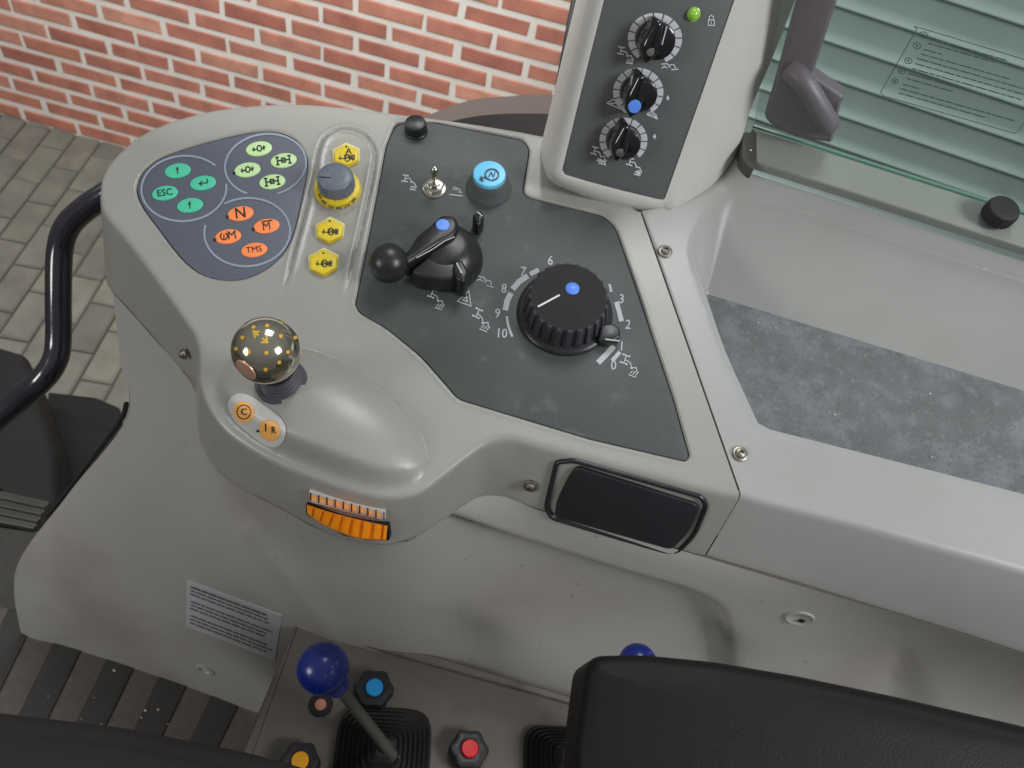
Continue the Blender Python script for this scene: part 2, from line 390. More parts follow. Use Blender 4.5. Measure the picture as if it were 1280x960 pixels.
def arc(cx, cy, rx, ry, a0, a1, n=16, rot=0):
    c, s = math.cos(math.radians(rot)), math.sin(math.radians(rot)); out = []
    for i in range(n + 1):
        a = math.radians(a0 + (a1 - a0) * i / n); x, y = rx * math.cos(a), ry * math.sin(a)
        out.append((cx + x * c - y * s, cy + x * s + y * c))
    return out
def ell(cx, cy, rx, ry, rot=0, n=28): return arc(cx, cy, rx, ry, 0, 360, n, rot)[:-1]
def icon(mb, P, kind, cx, cy, s, ang=0, mi=0, wd=1.2):
    a = math.radians(ang)
    def T(pts): return [(cx + s * (x * math.cos(a) + y * math.sin(a)), cy + s * (-x * math.sin(a) + y * math.cos(a))) for x, y in pts]
    def S(pts, closed=False): stroke(mb, P, T(pts), wd, mi, closed)
    if kind == 'link':      # axle with linkage and implement
        D = lambda x, y, r_: disc(mb, P, *T([(x, y)])[0], s * r_, s * r_ * .8, mi, 8)
        v = math.sin(cx * 1.7) * .25
        S([(-1.1, -.75), (-.5, -.75)]); S([(-1.1, .1), (-.5, .1)]); S([(-.8, -.75), (-.8, .1)]); D(-1.1, -.75, .14); D(-.5, -.75, .14); D(-1.1, .1, .14); D(-.5, .1, .14)
        S([(-.8, -.3), (-.15, -.2 + v), (.15, .25 + v)]); D(.15, .25 + v, .16)
        S([(.15, .25 + v), (.6, .1), (.8, .45)]); S([(.35, .55), (.2, .85)]); S([(.65, .5), (.5, .85)]); S([(.95, .45), (.8, .85)]); S([(.1, 1.05), (.9, 1.05)])
    elif kind == 'plough':
        S([(-1, -.2), (-.3, -.2), (0, .3)]); S([(0, 0), (.5, 0), (.7, .4)]); S([(-1, .3), (-.7, .1), (-.4, .3)]); S([(.2, .6), (1, .6)])
    elif kind == 'axle':
        S([(-.9, -.6), (-.9, .6)]); S([(.9, -.6), (.9, .6)]); S([(-.9, 0), (.9, 0)]); S([(-.25, -.3), (.25, -.3), (.25, .3), (-.25, .3)], True)
        S([(-1.1, -.55), (-.7, -.55)]); S([(-1.1, .55), (-.7, .55)]); S([(.7, -.55), (1.1, -.55)]); S([(.7, .55), (1.1, .55)])
    elif kind == 'flow':
        S(arc(.1, 0, .35, .45, 0, 360, 10)); S([(-1, .1), (-.25, .1)]); S([(.45, .1), (1, -.1)]); S([(-.8, -.2), (-.8, .3)]); S([(.8, -.3), (.8, .3)])
    elif kind == 'valves':
        S([(-.9, -.3), (-.5, .3), (-.9, .3), (-.5, -.3)], True); S([(.4, -.4), (.4, .4), (.9, .4), (.9, -.4)], True); S([(-.4, 0), (.3, 0)]); S(arc(0, 0, .25, .3, 0, 360, 8))
    elif kind == 'tri':
        S([(-.9, .8), (0, -.9), (.9, .8)], True); S([(-.35, .45), (.3, .45), (0, -.1)], True)
    elif kind == 'arrowup': S([(0, .7), (0, -.6)]); S([(-.3, -.15), (0, -.7), (.1, -.1)])
    elif kind == 'enter': S([(.9, -.6), (.9, .1), (-.6, .1)]); S([(-.2, -.3), (-.7, .1), (-.2, .5)])
    elif kind == 'lock':
        S([(-.5, 0), (.5, 0), (.5, .9), (-.5, .9)], True); S([(-.35, 0), (-.35, -.5), (0, -.8), (.35, -.5), (.35, 0)]); S([(0, .3), (0, .6)])
    elif kind == 'drop': S([(0, -.8), (.5, 0), (0, .8), (-.5, 0)], True); S([(0, -.5), (0, .5)])
    elif kind == 'leaf': S([(-1, 0), (-.3, -.6), (.6, -.3), (1, .5)]); S([(-.6, 0), (.1, -.2), (.9, .4)]); S([(-1, 0), (.9, .45)])
# =================================================================== THE SETTING
g = thing('ground', None, None, (-2, 1.5, 0)); g['kind'] = 'structure'
mb = MB(); mb.add([(-9, -4, -.012), (9, -4, -.012), (9, 12, -.012), (-9, 12, -.012)], [(0, 1, 2, 3)])
build('joint_sand', mb, M['joint'], g)
d0 = GROUND.p(48, 203); d1 = GROUND.p(73, 171); L_ = (d1 - d0); L_.z = 0; L_.normalize(); Wv = Vector((-L_.y, L_.x, 0))
PL, PW, JN = .20, .098, .006
def paver_mesh():
    a, b_ = (PL - JN) / 2, (PW - JN) / 2; c = .006; V = []; 
    for (x, y, z) in ((a, b_, -.03), (a, b_, -c), (a - c, b_ - c, 0)):
        V += [(-x, -y, z), (x, -y, z), (x, y, z), (-x, y, z)]
    Fc = [(8, 9, 10, 11)]
    for j in (0, 1):
        for i in range(4): Fc.append((j * 4 + i, j * 4 + (i + 1) % 4, j * 4 + 4 + (i + 1) % 4, j * 4 + 4 + i))
    me = bpy.data.meshes.new('paver'); me.from_pydata(V, [], Fc); me.materials.append(M['paver']); return me
pm = paver_mesh(); rz = math.atan2(L_.y, L_.x); cnt = 0
base = d0
for i in range(-30, 30):
    for j in range(-40, 40):
        p = base + L_ * ((i + (.5 if j % 2 else 0)) * PL) + Wv * (j * PW)
        if p.y > 2.40: continue
        c = Cc(p)
        if c.z < .3: continue
        x, y = proj(p)
        if not (-45 < x < 200 and 120 < y < 620): continue
        o = bpy.data.objects.new('paver', pm); COL.objects.link(o); o.parent = g
        o.location = Vector((p.x, p.y, random.uniform(-.0025, .0015))) - g.location; o.rotation_euler = (random.uniform(-.008, .008), random.uniform(-.008, .008), rz); cnt += 1
print('pavers', cnt)
# brick wall
YW = 2.3
bw = thing('brick_wall', 'red brick wall with wide pale mortar joints behind the cab', 'wall', (-.8, YW, 0))
mb = MB(); x0, x1, zt = -3.0, 1.2, 1.75
def boxmb(mb, a, b_, mi=0):
    (x0_, y0_, z0_), (x1_, y1_, z1_) = a, b_
    V = [(x0_, y0_, z0_), (x1_, y0_, z0_), (x1_, y1_, z0_), (x0_, y1_, z0_), (x0_, y0_, z1_), (x1_, y0_, z1_), (x1_, y1_, z1_), (x0_, y1_, z1_)]
    mb.add(V, [(0, 3, 2, 1), (4, 5, 6, 7), (0, 1, 5, 4), (1, 2, 6, 5), (2, 3, 7, 6), (3, 0, 4, 7)], mi)
boxmb(mb, (x0, YW - .0005, -.05), (x1, YW + .25, zt)); build('mortar', mb, M['mortar'], bw, smooth=0)
BL, BH, PX, PZ = .202, .0475, .2185, .0655
def brick_mesh(l, h):
    c = .004; V = []
    js = [(random.uniform(-.0025, .0015), random.uniform(-.0016, .0010)) for _ in range(4)]
    for (dx, dz, y) in ((0, 0, .02), (0, 0, -.002), (c, c, -.005)):
        V += [(-l / 2 + dx - js[0][0], y, dz - js[0][1]), (l / 2 - dx + js[1][0], y, dz - js[1][1]), (l / 2 - dx + js[2][0], y, h - dz + js[2][1]), (-l / 2 + dx - js[3][0], y, h - dz + js[3][1])]
    Fc = [(8, 9, 10, 11)]
    for j in (0, 1):
        for i in range(4): Fc.append((j * 4 + i, j * 4 + (i + 1) % 4, j * 4 + 4 + (i + 1) % 4, j * 4 + 4 + i))
    me = bpy.data.meshes.new('brick'); me.from_pydata(V, [], Fc); me.materials.append(M['brick']); return me
bm_ = [brick_mesh(BL + random.uniform(-.004, .002), BH + random.uniform(-.002, .001)) for _ in range(10)]; cnt = 0
for k in range(0, 26):
    for i in range(-14, 8):
        x = i * PX + (PX / 2 if k % 2 else 0) + random.uniform(-.003, .003); z = .004 + k * PZ
        px_, py_ = proj(Vector((x, YW, z + .03)))
        if not (-60 < px_ < 760 and -50 < py_ < 270): continue
        o = bpy.data.objects.new('brick', random.choice(bm_)); COL.objects.link(o); o.parent = bw
        o.location = Vector((x, YW + random.uniform(-.002, .003), z + random.uniform(-.001, .001))) - Vector(bw.location)
        o.rotation_euler = (random.uniform(-.01, .01), random.uniform(-.004, .004), random.uniform(-.01, .01)); cnt += 1
print('bricks', cnt)
# =================================================================== CONSOLE DECK
front = [ # crease px, lower-edge px
 ((925, 620), (878, 699)), ((903, 617), (860, 695)), ((868, 609), (830, 686)), ((775, 584), (752, 664)), ((685, 561), (668, 640)), ((640, 549), (632, 627)),
 ((610, 554), (602, 625)), ((582, 573), (577, 637)), ((550, 598), (550, 656)), ((520, 618), (521, 673)),
 ((480, 622), (484, 684)), ((437, 612), (440, 679)), ((394, 597), (396, 664)), ((337, 574), (345, 636)),
 ((288, 543), (298, 612)), ((263, 513), (268, 588)), ((250, 480), (250, 555)), ((249, 452), (246, 520)), ((245, 424), (242, 485)), ((230, 398), (222, 462)),
 ((187, 337), (190, 425)), ((150, 289), (157, 388)), ((130, 265), (139, 368)), ((125, 248), (134, 345))]
back = [(124, 233), (127, 220), (135, 205), (150, 188), (175, 168), (215, 150), (270, 136), (340, 129), (400, 130), (480, 139), (560, 149), (620, 158), (665, 166), (700, 176), (742, 215), (800, 264)]
WL = -.05
crease, low = [], []
for (a, b_) in front:
    crease.append((*CP.uv(*a), 0.0)); low.append((*CP.uv(*b_, WL), WL))
for a in back:
    u_, v_ = CP.uv(*a); crease.append((u_, v_, 0)); low.append((u_, v_, WL))
crease = np.array(crom(crease, 8)); low = np.array(crom(low, 8))
NB = len(crease)
# inward normals of the crease curve (open) : interior is towards deck centre
cent = np.array(CP.uv(480, 350))
tan = np.gradient(crease[:, :2], axis=0); tan /= np.linalg.norm(tan, axis=1)[:, None]
nor = np.stack([-tan[:, 1], tan[:, 0]], 1)
if np.dot(nor[NB // 3], cent - crease[NB // 3, :2]) < 0: nor = -nor
for _ in range(3): nor[1:-1] = (nor[:-2] + nor[1:-1] * 2 + nor[2:]) / 4; nor /= np.linalg.norm(nor, axis=1)[:, None]
INS = .0034
CREASE_FADE = .012
inner = crease[:, :2] + nor * INS
# keep end points on the seam line
seam_a = np.array(CP.uv(925, 620)); seam_b = np.array(CP.uv(800, 264)); sd = (seam_b - seam_a) / np.linalg.norm(seam_b - seam_a)
inner[0] = seam_a + sd * INS; inner[-1] = crease[-1, :2] - sd * .0015; 
def pip(P, Q):
    """numpy point in polygon"""
    P = np.asarray(P); Q = np.asarray(Q); inside = np.zeros(len(P), bool); j = len(Q) - 1
    for i in range(len(Q)):
        yi, yj = Q[i, 1], Q[j, 1]
        c = ((yi > P[:, 1]) != (yj > P[:, 1]))
        xx = (Q[j, 0] - Q[i, 0]) * (P[:, 1] - yi) / (yj - yi + 1e-15) + Q[i, 0]
        inside ^= c & (P[:, 0] < xx); j = i
    return inside
def dist(P, Q, closed=True):
    P = np.asarray(P, float); Q = np.asarray(Q, float); best = np.full(len(P), 9e9)
    if len(P) < 40:
        A = Q if closed else Q[:-1]; D = (np.roll(Q, -1, axis=0) - Q)[:len(A)]
        t = np.clip(((P[:, None, :] - A[None]) * D[None]).sum(2) / ((D * D).sum(1)[None] + 1e-15), 0, 1)
        return np.linalg.norm(P[:, None, :] - A[None] - t[:, :, None] * D[None], axis=2).min(1)
    n = len(Q) if closed else len(Q) - 1
    for i in range(n):
        a = Q[i]; d = Q[(i + 1) % len(Q)] - a; t = np.clip(((P - a) @ d) / (d @ d + 1e-15), 0, 1)
        best = np.minimum(best, np.linalg.norm(P - a - t[:, None] * d, axis=1))
    return best
kp_px = crom(zc([(45, 440), (48, 390), (80, 320), (170, 248), (300, 198), (450, 155), (600, 120), (700, 104), (800, 104), (890, 132), (950, 190), (980, 260), (978, 330), (955, 450), (920, 610), (890, 700), (835, 785), (750, 858), (650, 905), (560, 918), (470, 908), (390, 880), (310, 820), (240, 740), (150, 620), (75, 515)], 160, 140, 4.3625), 4, True)
kp = [CP.uv(*p) for p in kp_px]
dp_px = roundpoly([(482, 182), (494, 153), (545, 152), (655, 174), (663, 186), (654, 240), (662, 246), (755, 269), (770, 283), (788, 335), (812, 406), (842, 496), (863, 570), (857, 577), (737, 549), (572, 499), (556, 480), (524, 444), (482, 410), (449, 391), (443, 381), (456, 318)],
                  [4, 10, 6, 8, 7, 7, 5, 8, 9, 5, 5, 5, 9, 5, 5, 9, 8, 10, 10, 6, 5, 6], 4)
dp = [CP.uv(*p) for p in dp_px]
pill_px = crom([(352, 372), (372, 300), (392, 225), (397, 195), (404, 175), (418, 164), (432, 161), (450, 165), (463, 176), (469, 192), (466, 215), (455, 270), (440, 335), (431, 372)], 5)
pill = [CP.uv(*p) for p in pill_px]
pill_poly = np.array(pill)
dome_c = np.array(CP.uv(398, 521, .008)); dome_a = np.array(CP.uv(527, 597)) ; da = dome_a - dome_c; DA = np.linalg.norm(da); da = da / DA; dn = np.array((-da[1], da[0]))
DB = np.linalg.norm(np.array(CP.uv(452, 455)) - np.array(CP.uv(398, 521))) * .93
DH = .022
def sstep(x): x = np.clip(x, 0, 1); return x * x * (3 - 2 * x)
kpa, dpa = np.array(kp), np.array(dp)
def hfun(P):
    P = np.asarray(P, float).reshape(-1, 2)
    h = np.zeros(len(P))
    q = P - dome_c; a = q @ da / DA; bb = q @ dn / DB
    # egg: blunt at the lever end
    r2 = a * a + bb * bb * (1 + .18 * a)
    dome = DH * np.power(np.clip(1 - r2, 0, 1), .72) 
    h += dome * sstep((dist(P, crease[:200:4, :2], False) - .003) / CREASE_FADE)
    # slight crown of the deck towards the keypad
    dk = dist(P, kpa); dd = dist(P, dpa)
    for d in (dk, dd):
        h += .0003 * (1 - sstep(d / .004)) - .0010 * (1 - sstep(d / .0012))
    dpil = dist(P, pill_poly, False); ins = pip(P, pill_poly)
    px_v = P[:, 1]; v0 = CP.uv(0 + 400, 372)[1]; v1 = CP.uv(420, 320)[1]
    fade = sstep((px_v - v0) / (v1 - v0 + .004))
    h += fade * (np.where(ins, .0006, 0) - .0013 * np.exp(-(dpil / .0010) ** 2) + .0008 * np.exp(-((dpil - .0030) / .0013) ** 2) * np.where(ins, 1, .5))
    return h
def h1(u_, v_): return float(hfun([(u_, v_)])[0])
def surf(x, y, dw=0.0):
    w = 0.0
    for _ in range(6): w = h1(*CP.uv(x, y, w))
    return w + dw
def cdt_sheet(outline, holes, extra, spacing, hf, pl, skip=None, name='deck'):
    verts = []; edges = []
    def loop(Q):
        k = len(verts); verts.extend([tuple(q) for q in Q]); n = len(Q)
        edges.extend([(k + i, k + (i + 1) % n) for i in range(n)])
    loop(outline)
    for h_ in holes: loop(h_)
    out = np.array(outline); lo = out.min(0); hi = out.max(0)
    gx, gy = np.meshgrid(np.arange(lo[0], hi[0], spacing), np.arange(lo[1], hi[1], spacing * .87))
    gx[1::2] += spacing / 2
    G = np.stack([gx.ravel(), gy.ravel()], 1)
    if skip is not None: G = G[~skip(G)]
    G = np.concatenate([G] + [np.array(e) for e in extra]) if extra else G
    G = G[pip(G, out)]
    G = G[dist(G, out) > spacing * .35]
    for h_ in holes:
        G = G[~pip(G, np.array(h_))]; G = G[dist(G, np.array(h_)) > .00025]
    verts.extend([tuple(q) for q in G])
    r_ = geometry.delaunay_2d_cdt([Vector(v) for v in verts], edges, [], 0, 1e-7, True)
    V = np.array([tuple(v) for v in r_[0]]); T = [tuple(f) for f in r_[2]]
    cen = np.array([V[list(t)].mean(0) for t in T]); ok = pip(cen, out)
    for h_ in holes: ok &= ~pip(cen, np.array(h_))
    T = [t for t, k in zip(T, ok) if k]
    H = hf(V)
    mb = MB(); mb.add([pl.at(v[0], v[1], h_) for v, h_ in zip(V, H)], T)
    for h_ in holes:      # curtain down inside every hole
        hh = hf(np.array(h_)); n = len(h_)
        V2 = [pl.at(p[0], p[1], q) for p, q in zip(h_, hh)] + [pl.at(p[0], p[1], -.006) for p in h_]
        mb.add(V2, [(i, (i + 1) % n, n + (i + 1) % n, n + i) for i in range(n)])
    return mb
def resample(Q, step, closed=True):
    Q = [np.array(q) for q in Q]; out = []
    n = len(Q) if closed else len(Q) - 1
    for i in range(n):
        a, b_ = Q[i], Q[(i + 1) % len(Q)]; k = max(1, int(np.linalg.norm(b_ - a) / step))
        for j in range(k): out.append(a + (b_ - a) * j / k)
    return out
extra = []
for Q in (kp, dp):
    for o_ in (.0005, .001, .0016, .0024, .0034, .0046): extra.append(offset(resample(Q, .0016), -o_))
tp = np.array(resample(pill, .0015, False)); tt = np.gradient(tp, axis=0); tt /= np.linalg.norm(tt, axis=1)[:, None]; tnn = np.stack([-tt[:, 1], tt[:, 0]], 1)
for o_ in (-.0048, -.0036, -.0026, -.0018, -.0011, -.0005, 0, .0005, .0011, .0018, .0026, .0036, .0048): extra.append(tp + tnn * o_)
for rr in (.6, .75, .82, .87, .91, .94, .96, .975, .987, .995, 1.0, 1.006, 1.02, 1.04, 1.06):
    ang = np.linspace(0, 2 * math.pi, 260, endpoint=False)
    extra.append(np.stack([dome_c + da * DA * rr * math.cos(t) + dn * DB * rr * math.sin(t) / math.sqrt(1 + .18 * rr * math.cos(t)) for t in ang]))
deck_out = [tuple(p) for p in inner]
sb_ = resample([tuple(inner[-1]), tuple(inner[0])], .004, False)[1:]
deck_outline = deck_out + [tuple(p) for p in sb_]
con = thing('side_console', 'warm grey side console with keypad, charcoal control panel and rounded hump holding the lever', 'console', CP.p(470, 420, -.05))
def near_rim(P):
    q = P - dome_c; a = q @ da / DA; bb = q @ dn / DB; rr = np.sqrt(a * a + bb * bb * (1 + .18 * a)); return (rr > .86) & (rr < 1.05)
mb = cdt_sheet(deck_outline, [kp, dp], extra, .0028, hfun, CP, near_rim)
# skirt: rounded shoulder and wall down to the lower lip, then under
def skirt(mb, inner, crease, low, hf, lip=.004, hin=None):
    rows = []
    n = len(crease)
    ih = hf(inner)
    for i in range(n):
        a = np.array((*inner[i], ih[i])); c = crease[i]; l = low[i]
        d = l - c; ln = np.linalg.norm(d); e = c + d * min(.3, .0045 / max(ln, 1e-6))
        col = []
        for t in np.linspace(0, 1, 9): col.append((1 - t) ** 2 * a + 2 * t * (1 - t) * c + t * t * e)
        for t in (.3, .5, .7, .85): 
            q = c + d * t
            if np.linalg.norm(q - c) > np.linalg.norm(e - c) + .001: col.append(q)
            else: col.append(e + (l - e) * t * .9)
        # rolled lip
        nn = np.array((*nor[i], 0.0)); dv = d / ln
        r_ = lip; base_ = l - dv * r_
        for t in np.linspace(0, 1, 6):
            an = t * math.pi * .75
            col.append(base_ + dv * r_ * math.sin(an) + nn * r_ * (1 - math.cos(an)))
        col.append(col[-1] + nn * .010)
        rows.append(col)
    m_ = len(rows[0]); V = [CP.at(*p) for r_ in rows for p in r_]
    Fc = [(i * m_ + j, (i + 1) * m_ + j, (i + 1) * m_ + j + 1, i * m_ + j + 1) for i in range(n - 1) for j in range(m_ - 1)]
    mb.add(V, Fc)
skirt(mb, inner, crease, low, hfun)
# end curtain along the seam
sp = [tuple(inner[-1])] + [tuple(p) for p in sb_]
hh = hfun(np.array(sp)); n = len(sp)
mb.add([CP.at(*p, h_) for p, h_ in zip(sp, hh)] + [CP.at(*p, -.02) for p in sp], [(i, i + 1, n + i + 1, n + i) for i in range(n - 1)])
def weld(mb, eps=5e-5):
    bm2 = bmesh.new(); vs = [bm2.verts.new(v) for v in mb.v]
    for f, mi in zip(mb.f, mb.m):
        try: fa = bm2.faces.new([vs[i] for i in f]); fa.material_index = mi
        except ValueError: pass
    bmesh.ops.remove_doubles(bm2, verts=bm2.verts, dist=eps)
    bm2.verts.index_update(); out = MB(); out.v = [v.co.copy() for v in bm2.verts]; out.f = [tuple(v.index for v in f.verts) for f in bm2.faces]; out.m = [f.material_index for f in bm2.faces]
    bm2.free(); return out
def unify(o):
    bm2 = bmesh.new(); bm2.from_mesh(o.data); bmesh.ops.recalc_face_normals(bm2, faces=bm2.faces); bm2.to_mesh(o.data); bm2.free()
deck = build('shell', weld(mb), M['shell'], con, smooth=50)
# ---- charcoal control panel
def Pc(w): return lambda x, y: CP.p(x, y, w)
PWt = -.0008
mb = MB(); slab(mb, CP, offset(dp, .0006), -.006, PWt, .0007, uvmode=True)
T = Pc(PWt + .00025)
ii = 1
def wi(kind, x, y, s, ang=0, wd=1.1): icon(mb, T, kind, x, y, s, ang, ii, wd)
wi('link', 513, 227, 9, -10, 1.1); wi('plough', 572, 236, 6, -10, 1.0); wi('plough', 608, 350, 11, -15); wi('link', 547, 373, 11, -20); wi('tri', 583, 372, 10, -20); wi('link', 604, 399, 12, -25, 1.3); wi('link', 789, 456, 12, -20, 1.3)
stroke(mb, T, [(562, 243), (578, 245)], 1.2, ii)
for s_, x, y in (('10', 627, 417), ('9', 622, 392), ('8', 630, 361), ('7', 654, 340), ('6', 688, 326), ('3', 777, 374), ('2', 785, 406), ('1', 777, 433), ('0', 767, 457)):
    text(mb, T, s_, x, y, 16.5, -4, .9, 0, ii, .4)
for pts, wd_ in (([(633.5, 396), (635.5, 408), (640, 420)], 3), ([(632, 386), (634, 376), (638, 368)], 7), ([(642, 360), (649, 352), (658, 346)], 7), ([(664, 342), (672, 338)], 6), ([(771, 379), (774, 390), (776.5, 400)], 6), ([(766, 434), (757, 444), (749, 452)], 7), ([(774, 441), (766, 450)], 5), ([(762, 356), (764, 364)], 3)):
    stroke(mb, T, pts, wd_, ii)
cpanel = build('control_panel', mb, [M['panel'], M['white_ink']], con, label='charcoal control panel with white scale and symbols')
# ---- keypad
mb = MB(); KW = -.0010
slab(mb, CP, offset(kp, .0005), -.006, KW, .0009, uvmode=True)
T = Pc(KW + .00025)
def kz(x, y): return (160 + x / 4.3625, 140 + y / 4.3625)
def zarc(cx, cy, rx, ry, a0, a1, rot=0): return [kz(*p) for p in arc(cx, cy, rx, ry, a0, a1, 48, rot)]
stroke(mb, T, zarc(305, 417, 232, 178, -2, 320, -4), 2.7, 1)
stroke(mb, T, zarc(750, 288, 222, 168, 124, 438, -8), 2.7, 1)
stroke(mb, T, zarc(650, 655, 234, 186, -118, 196, -4), 2.7, 1)
keypad = build('keypad', mb, [M['keypad'], M['line_ink']], con, label='slate blue keypad with three groups of oval keys')
keys = [('teal', 270, 318, 'arrowup'), ('teal', 408, 385, 'enter'), ('teal', 200, 440, 'ESC'), ('teal', 337, 507, 'arrowup'),
        ('lime', 713, 198, 'flow'), ('lime', 848, 262, 'axle'), ('lime', 650, 313, 'flow'), ('lime', 786, 378, 'axle'),
        ('orange_key', 613, 552, 'N'), ('orange_key', 755, 620, 'M'), ('orange_key', 545, 677, 'DM'), ('orange_key', 687, 750, 'TMS')]
for (m_, x, y, s_) in keys:
    cx, cy = kz(x, y); mb = MB()
    slab(mb, CP, ell(cx, cy, 16.6, 9.0, -9), KW, KW + .0009, .0006)
    T = Pc(KW + .0009 + .0002)
    if s_ in ('ESC', 'N', 'TMS'): text(mb, T, s_, cx, cy, {'ESC': 12, 'N': 19, 'TMS': 11}[s_], 8, 1, 0, 1, 0 if s_ == 'TMS' else .35)
    elif s_ == 'M': text(mb, T, 'M', cx, cy + 1, 14, 8, 1, 0, 1, 0); stroke(mb, T, [(cx - 6, cy - 5), (cx + 7, cy - 7)], 1.4, 1)
    elif s_ == 'DM': text(mb, T, 'M', cx + 5, cy - 1, 15, 8, 1, 0, 1, 0); stroke(mb, T, arc(cx - 5, cy, 4.5, 4.5, -60, 230, 10), 1.3, 1); stroke(mb, T, [(cx - 5, cy - 2), (cx - 5, cy + 3)], 1.2, 1)
    elif s_ == 'arrowup': icon(mb, T, s_, cx, cy, 6, 0, 1, 1.2)
    elif s_ == 'enter': icon(mb, T, s_, cx, cy, 6.5, 8, 1, 1.3)
    else:
        icon(mb, T, s_, cx, cy, 8.5 if s_ == 'axle' else 8, 8, 1, 1.7 if s_ == 'axle' else 1.5)
    build('key', mb, [M[m_], M['ink']], keypad)
    if (x, y) in ((650, 313), (613, 552), (755, 620), (545, 677)):
        mb = MB(); sphere(mb, CP.p(cx - 16, cy + 4.5, KW + .0004), .0011, seg=12, rings=8); build('indicator', mb, M['ink'], keypad)
# ---- yellow keys and dial
def bz(x, y): return (370 + x / 4.571, 150 + y / 4.571)
hexes = [([(215, 172), (285, 135), (356, 165), (355, 225), (290, 256), (220, 232)], 'A'), ([(118, 600), (195, 558), (270, 595), (262, 657), (190, 694), (120, 662)], 'flow'), ([(78, 778), (160, 735), (237, 775), (230, 842), (155, 880), (80, 847)], 'valves')]
for P_, s_ in hexes:
    pts = roundpoly([bz(*p) for p in P_], 2, 2); cx = sum(p[0] for p in pts) / len(pts); cy = sum(p[1] for p in pts) / len(pts); mb = MB()
    slab(mb, CP, pts, 0, .0042, .0012, side_mi=0)
    T = Pc(.0044)
    icon(mb, T, 'flow', cx + .5, cy + (4 if s_ == 'A' else 2), 10, -3, 1, 1.1); icon(mb, T, 'valves', cx + 4, cy + (3 if s_ == 'A' else 2), 7, -3, 1, 1.0)
    if s_ == 'A': text(mb, T, 'A', cx + 3, cy - 4, 11, 0, 1.1, 0, 1, .4)
    disc(mb, T, cx, cy - (10 if s_ == 'A' else 11), 1.5, 1.1, 1)
    build('yellow_key', mb, [M['yellow'], M['ink']], con)
    mb = MB(); slab(mb, CP, [bz(*p) for p in offset([(x * 1.0, y * 1.0) for x, y in P_], -9)], -.001, .0012, .0008)
    build('key_surround', mb, M['yellowish'], con)
cx, cy = bz(240, 402); R_ = CP.m(cx, cy, 28.5)
mb = MB(); lathe(mb, frame(CP, cx, cy, 0), [(R_ * 1.02, -.002), (R_ * 1.02, .002), (R_ * .97, .0042), (R_ * .80, .0052), (R_ * .3, .0052)], 48)
T = Pc(.0055)
for i, a in enumerate((35, 62, 88, 112, 138, 160)):
    x = cx + 24 * math.cos(math.radians(a)); y = cy + 22 * math.sin(math.radians(a)); icon(mb, T, 'flow' if i % 2 else 'valves', x, y, 3.6, 90 - a, 1, .8)
dial = build('dial', mb, [M['yellow'], M['ink']], con, label='yellow dial ring with slate grey knob on top')
cx2, cy2 = bz(238, 385); Rk = CP.m(cx, cy, 22.5)
kx, ky = CP.uv(cx, cy); 
mb = MB(); lathe(mb, (CP.at(kx, ky, .005), CP.Uw, CP.Vw, CP.Nw), [(Rk * 1.0, 0), (Rk * 1.0, .003), (Rk * .97, .0085), (Rk * .93, .0098), (Rk * .86, .0105), (Rk * .5, .0107), (0, .0107)], 60, mod=lambda a, j: 1 + (.022 * math.cos(a * 20) if j < 3 else 0))
T2 = lambda x, y: CP.p(x, y, .0159)
stroke(mb, T2, [(399, 221), (413, 222)], 1.3, 1)
build('knob', mb, [M['steelknob'], M['ink']], dial)
# ---- dark panel controls
def vloc(x, y, w, h=0): return CP.p(x, y, w)
# small round cap
x, y = 520, 160; r_ = CP.m(x, y, 13.5); uvc = CP.uv(520, 163)
mb = MB(); lathe(mb, (CP.at(*uvc, -.001), CP.Uw, CP.Vw, CP.Nw), [(r_ * 1.08, 0), (r_ * 1.08, .0015), (r_, .002), (r_, .0072), (r_ * .93, .0088), (r_ * .8, .0094), (0, .0096)], 36)
build('blanking_cap', mb, M['black'], con)
# toggle
uvc = CP.uv(543, 235); mb = MB(); fr = (CP.at(*uvc, -.001), CP.Uw, CP.Vw, CP.Nw); r_ = CP.m(543, 234, 15)
lathe(mb, fr, [(r_, 0), (r_, .0012), (r_ * .92, .0016), (r_ * .3, .0016)], 30)
lathe(mb, fr, [(r_ * .82, .0016), (r_ * .86, .0022), (r_ * .86, .0045), (r_ * .76, .005), (r_ * .5, .0051)], 6, rot=.3)
lathe(mb, fr, [(r_ * .5, .005), (r_ * .5, .0075), (r_ * .42, .0078), (r_ * .1, .0078)], 20)
sw = build('toggle_switch', mb, M['chrome'], con, label='small chrome toggle switch')
mb = MB(); a_ = CP.at(uvc[0], uvc[1], .006); b_ = CP.p(543, 212, .019)
tube(mb, [a_, a_.lerp(b_, .5), a_.lerp(b_, .8), a_.lerp(b_, 1.0)], [.0015, .0018, .0026, .0024], 14); sphere(mb, b_, .0025, seg=14, rings=8)
build('lever', mb, M['chrome'], sw)
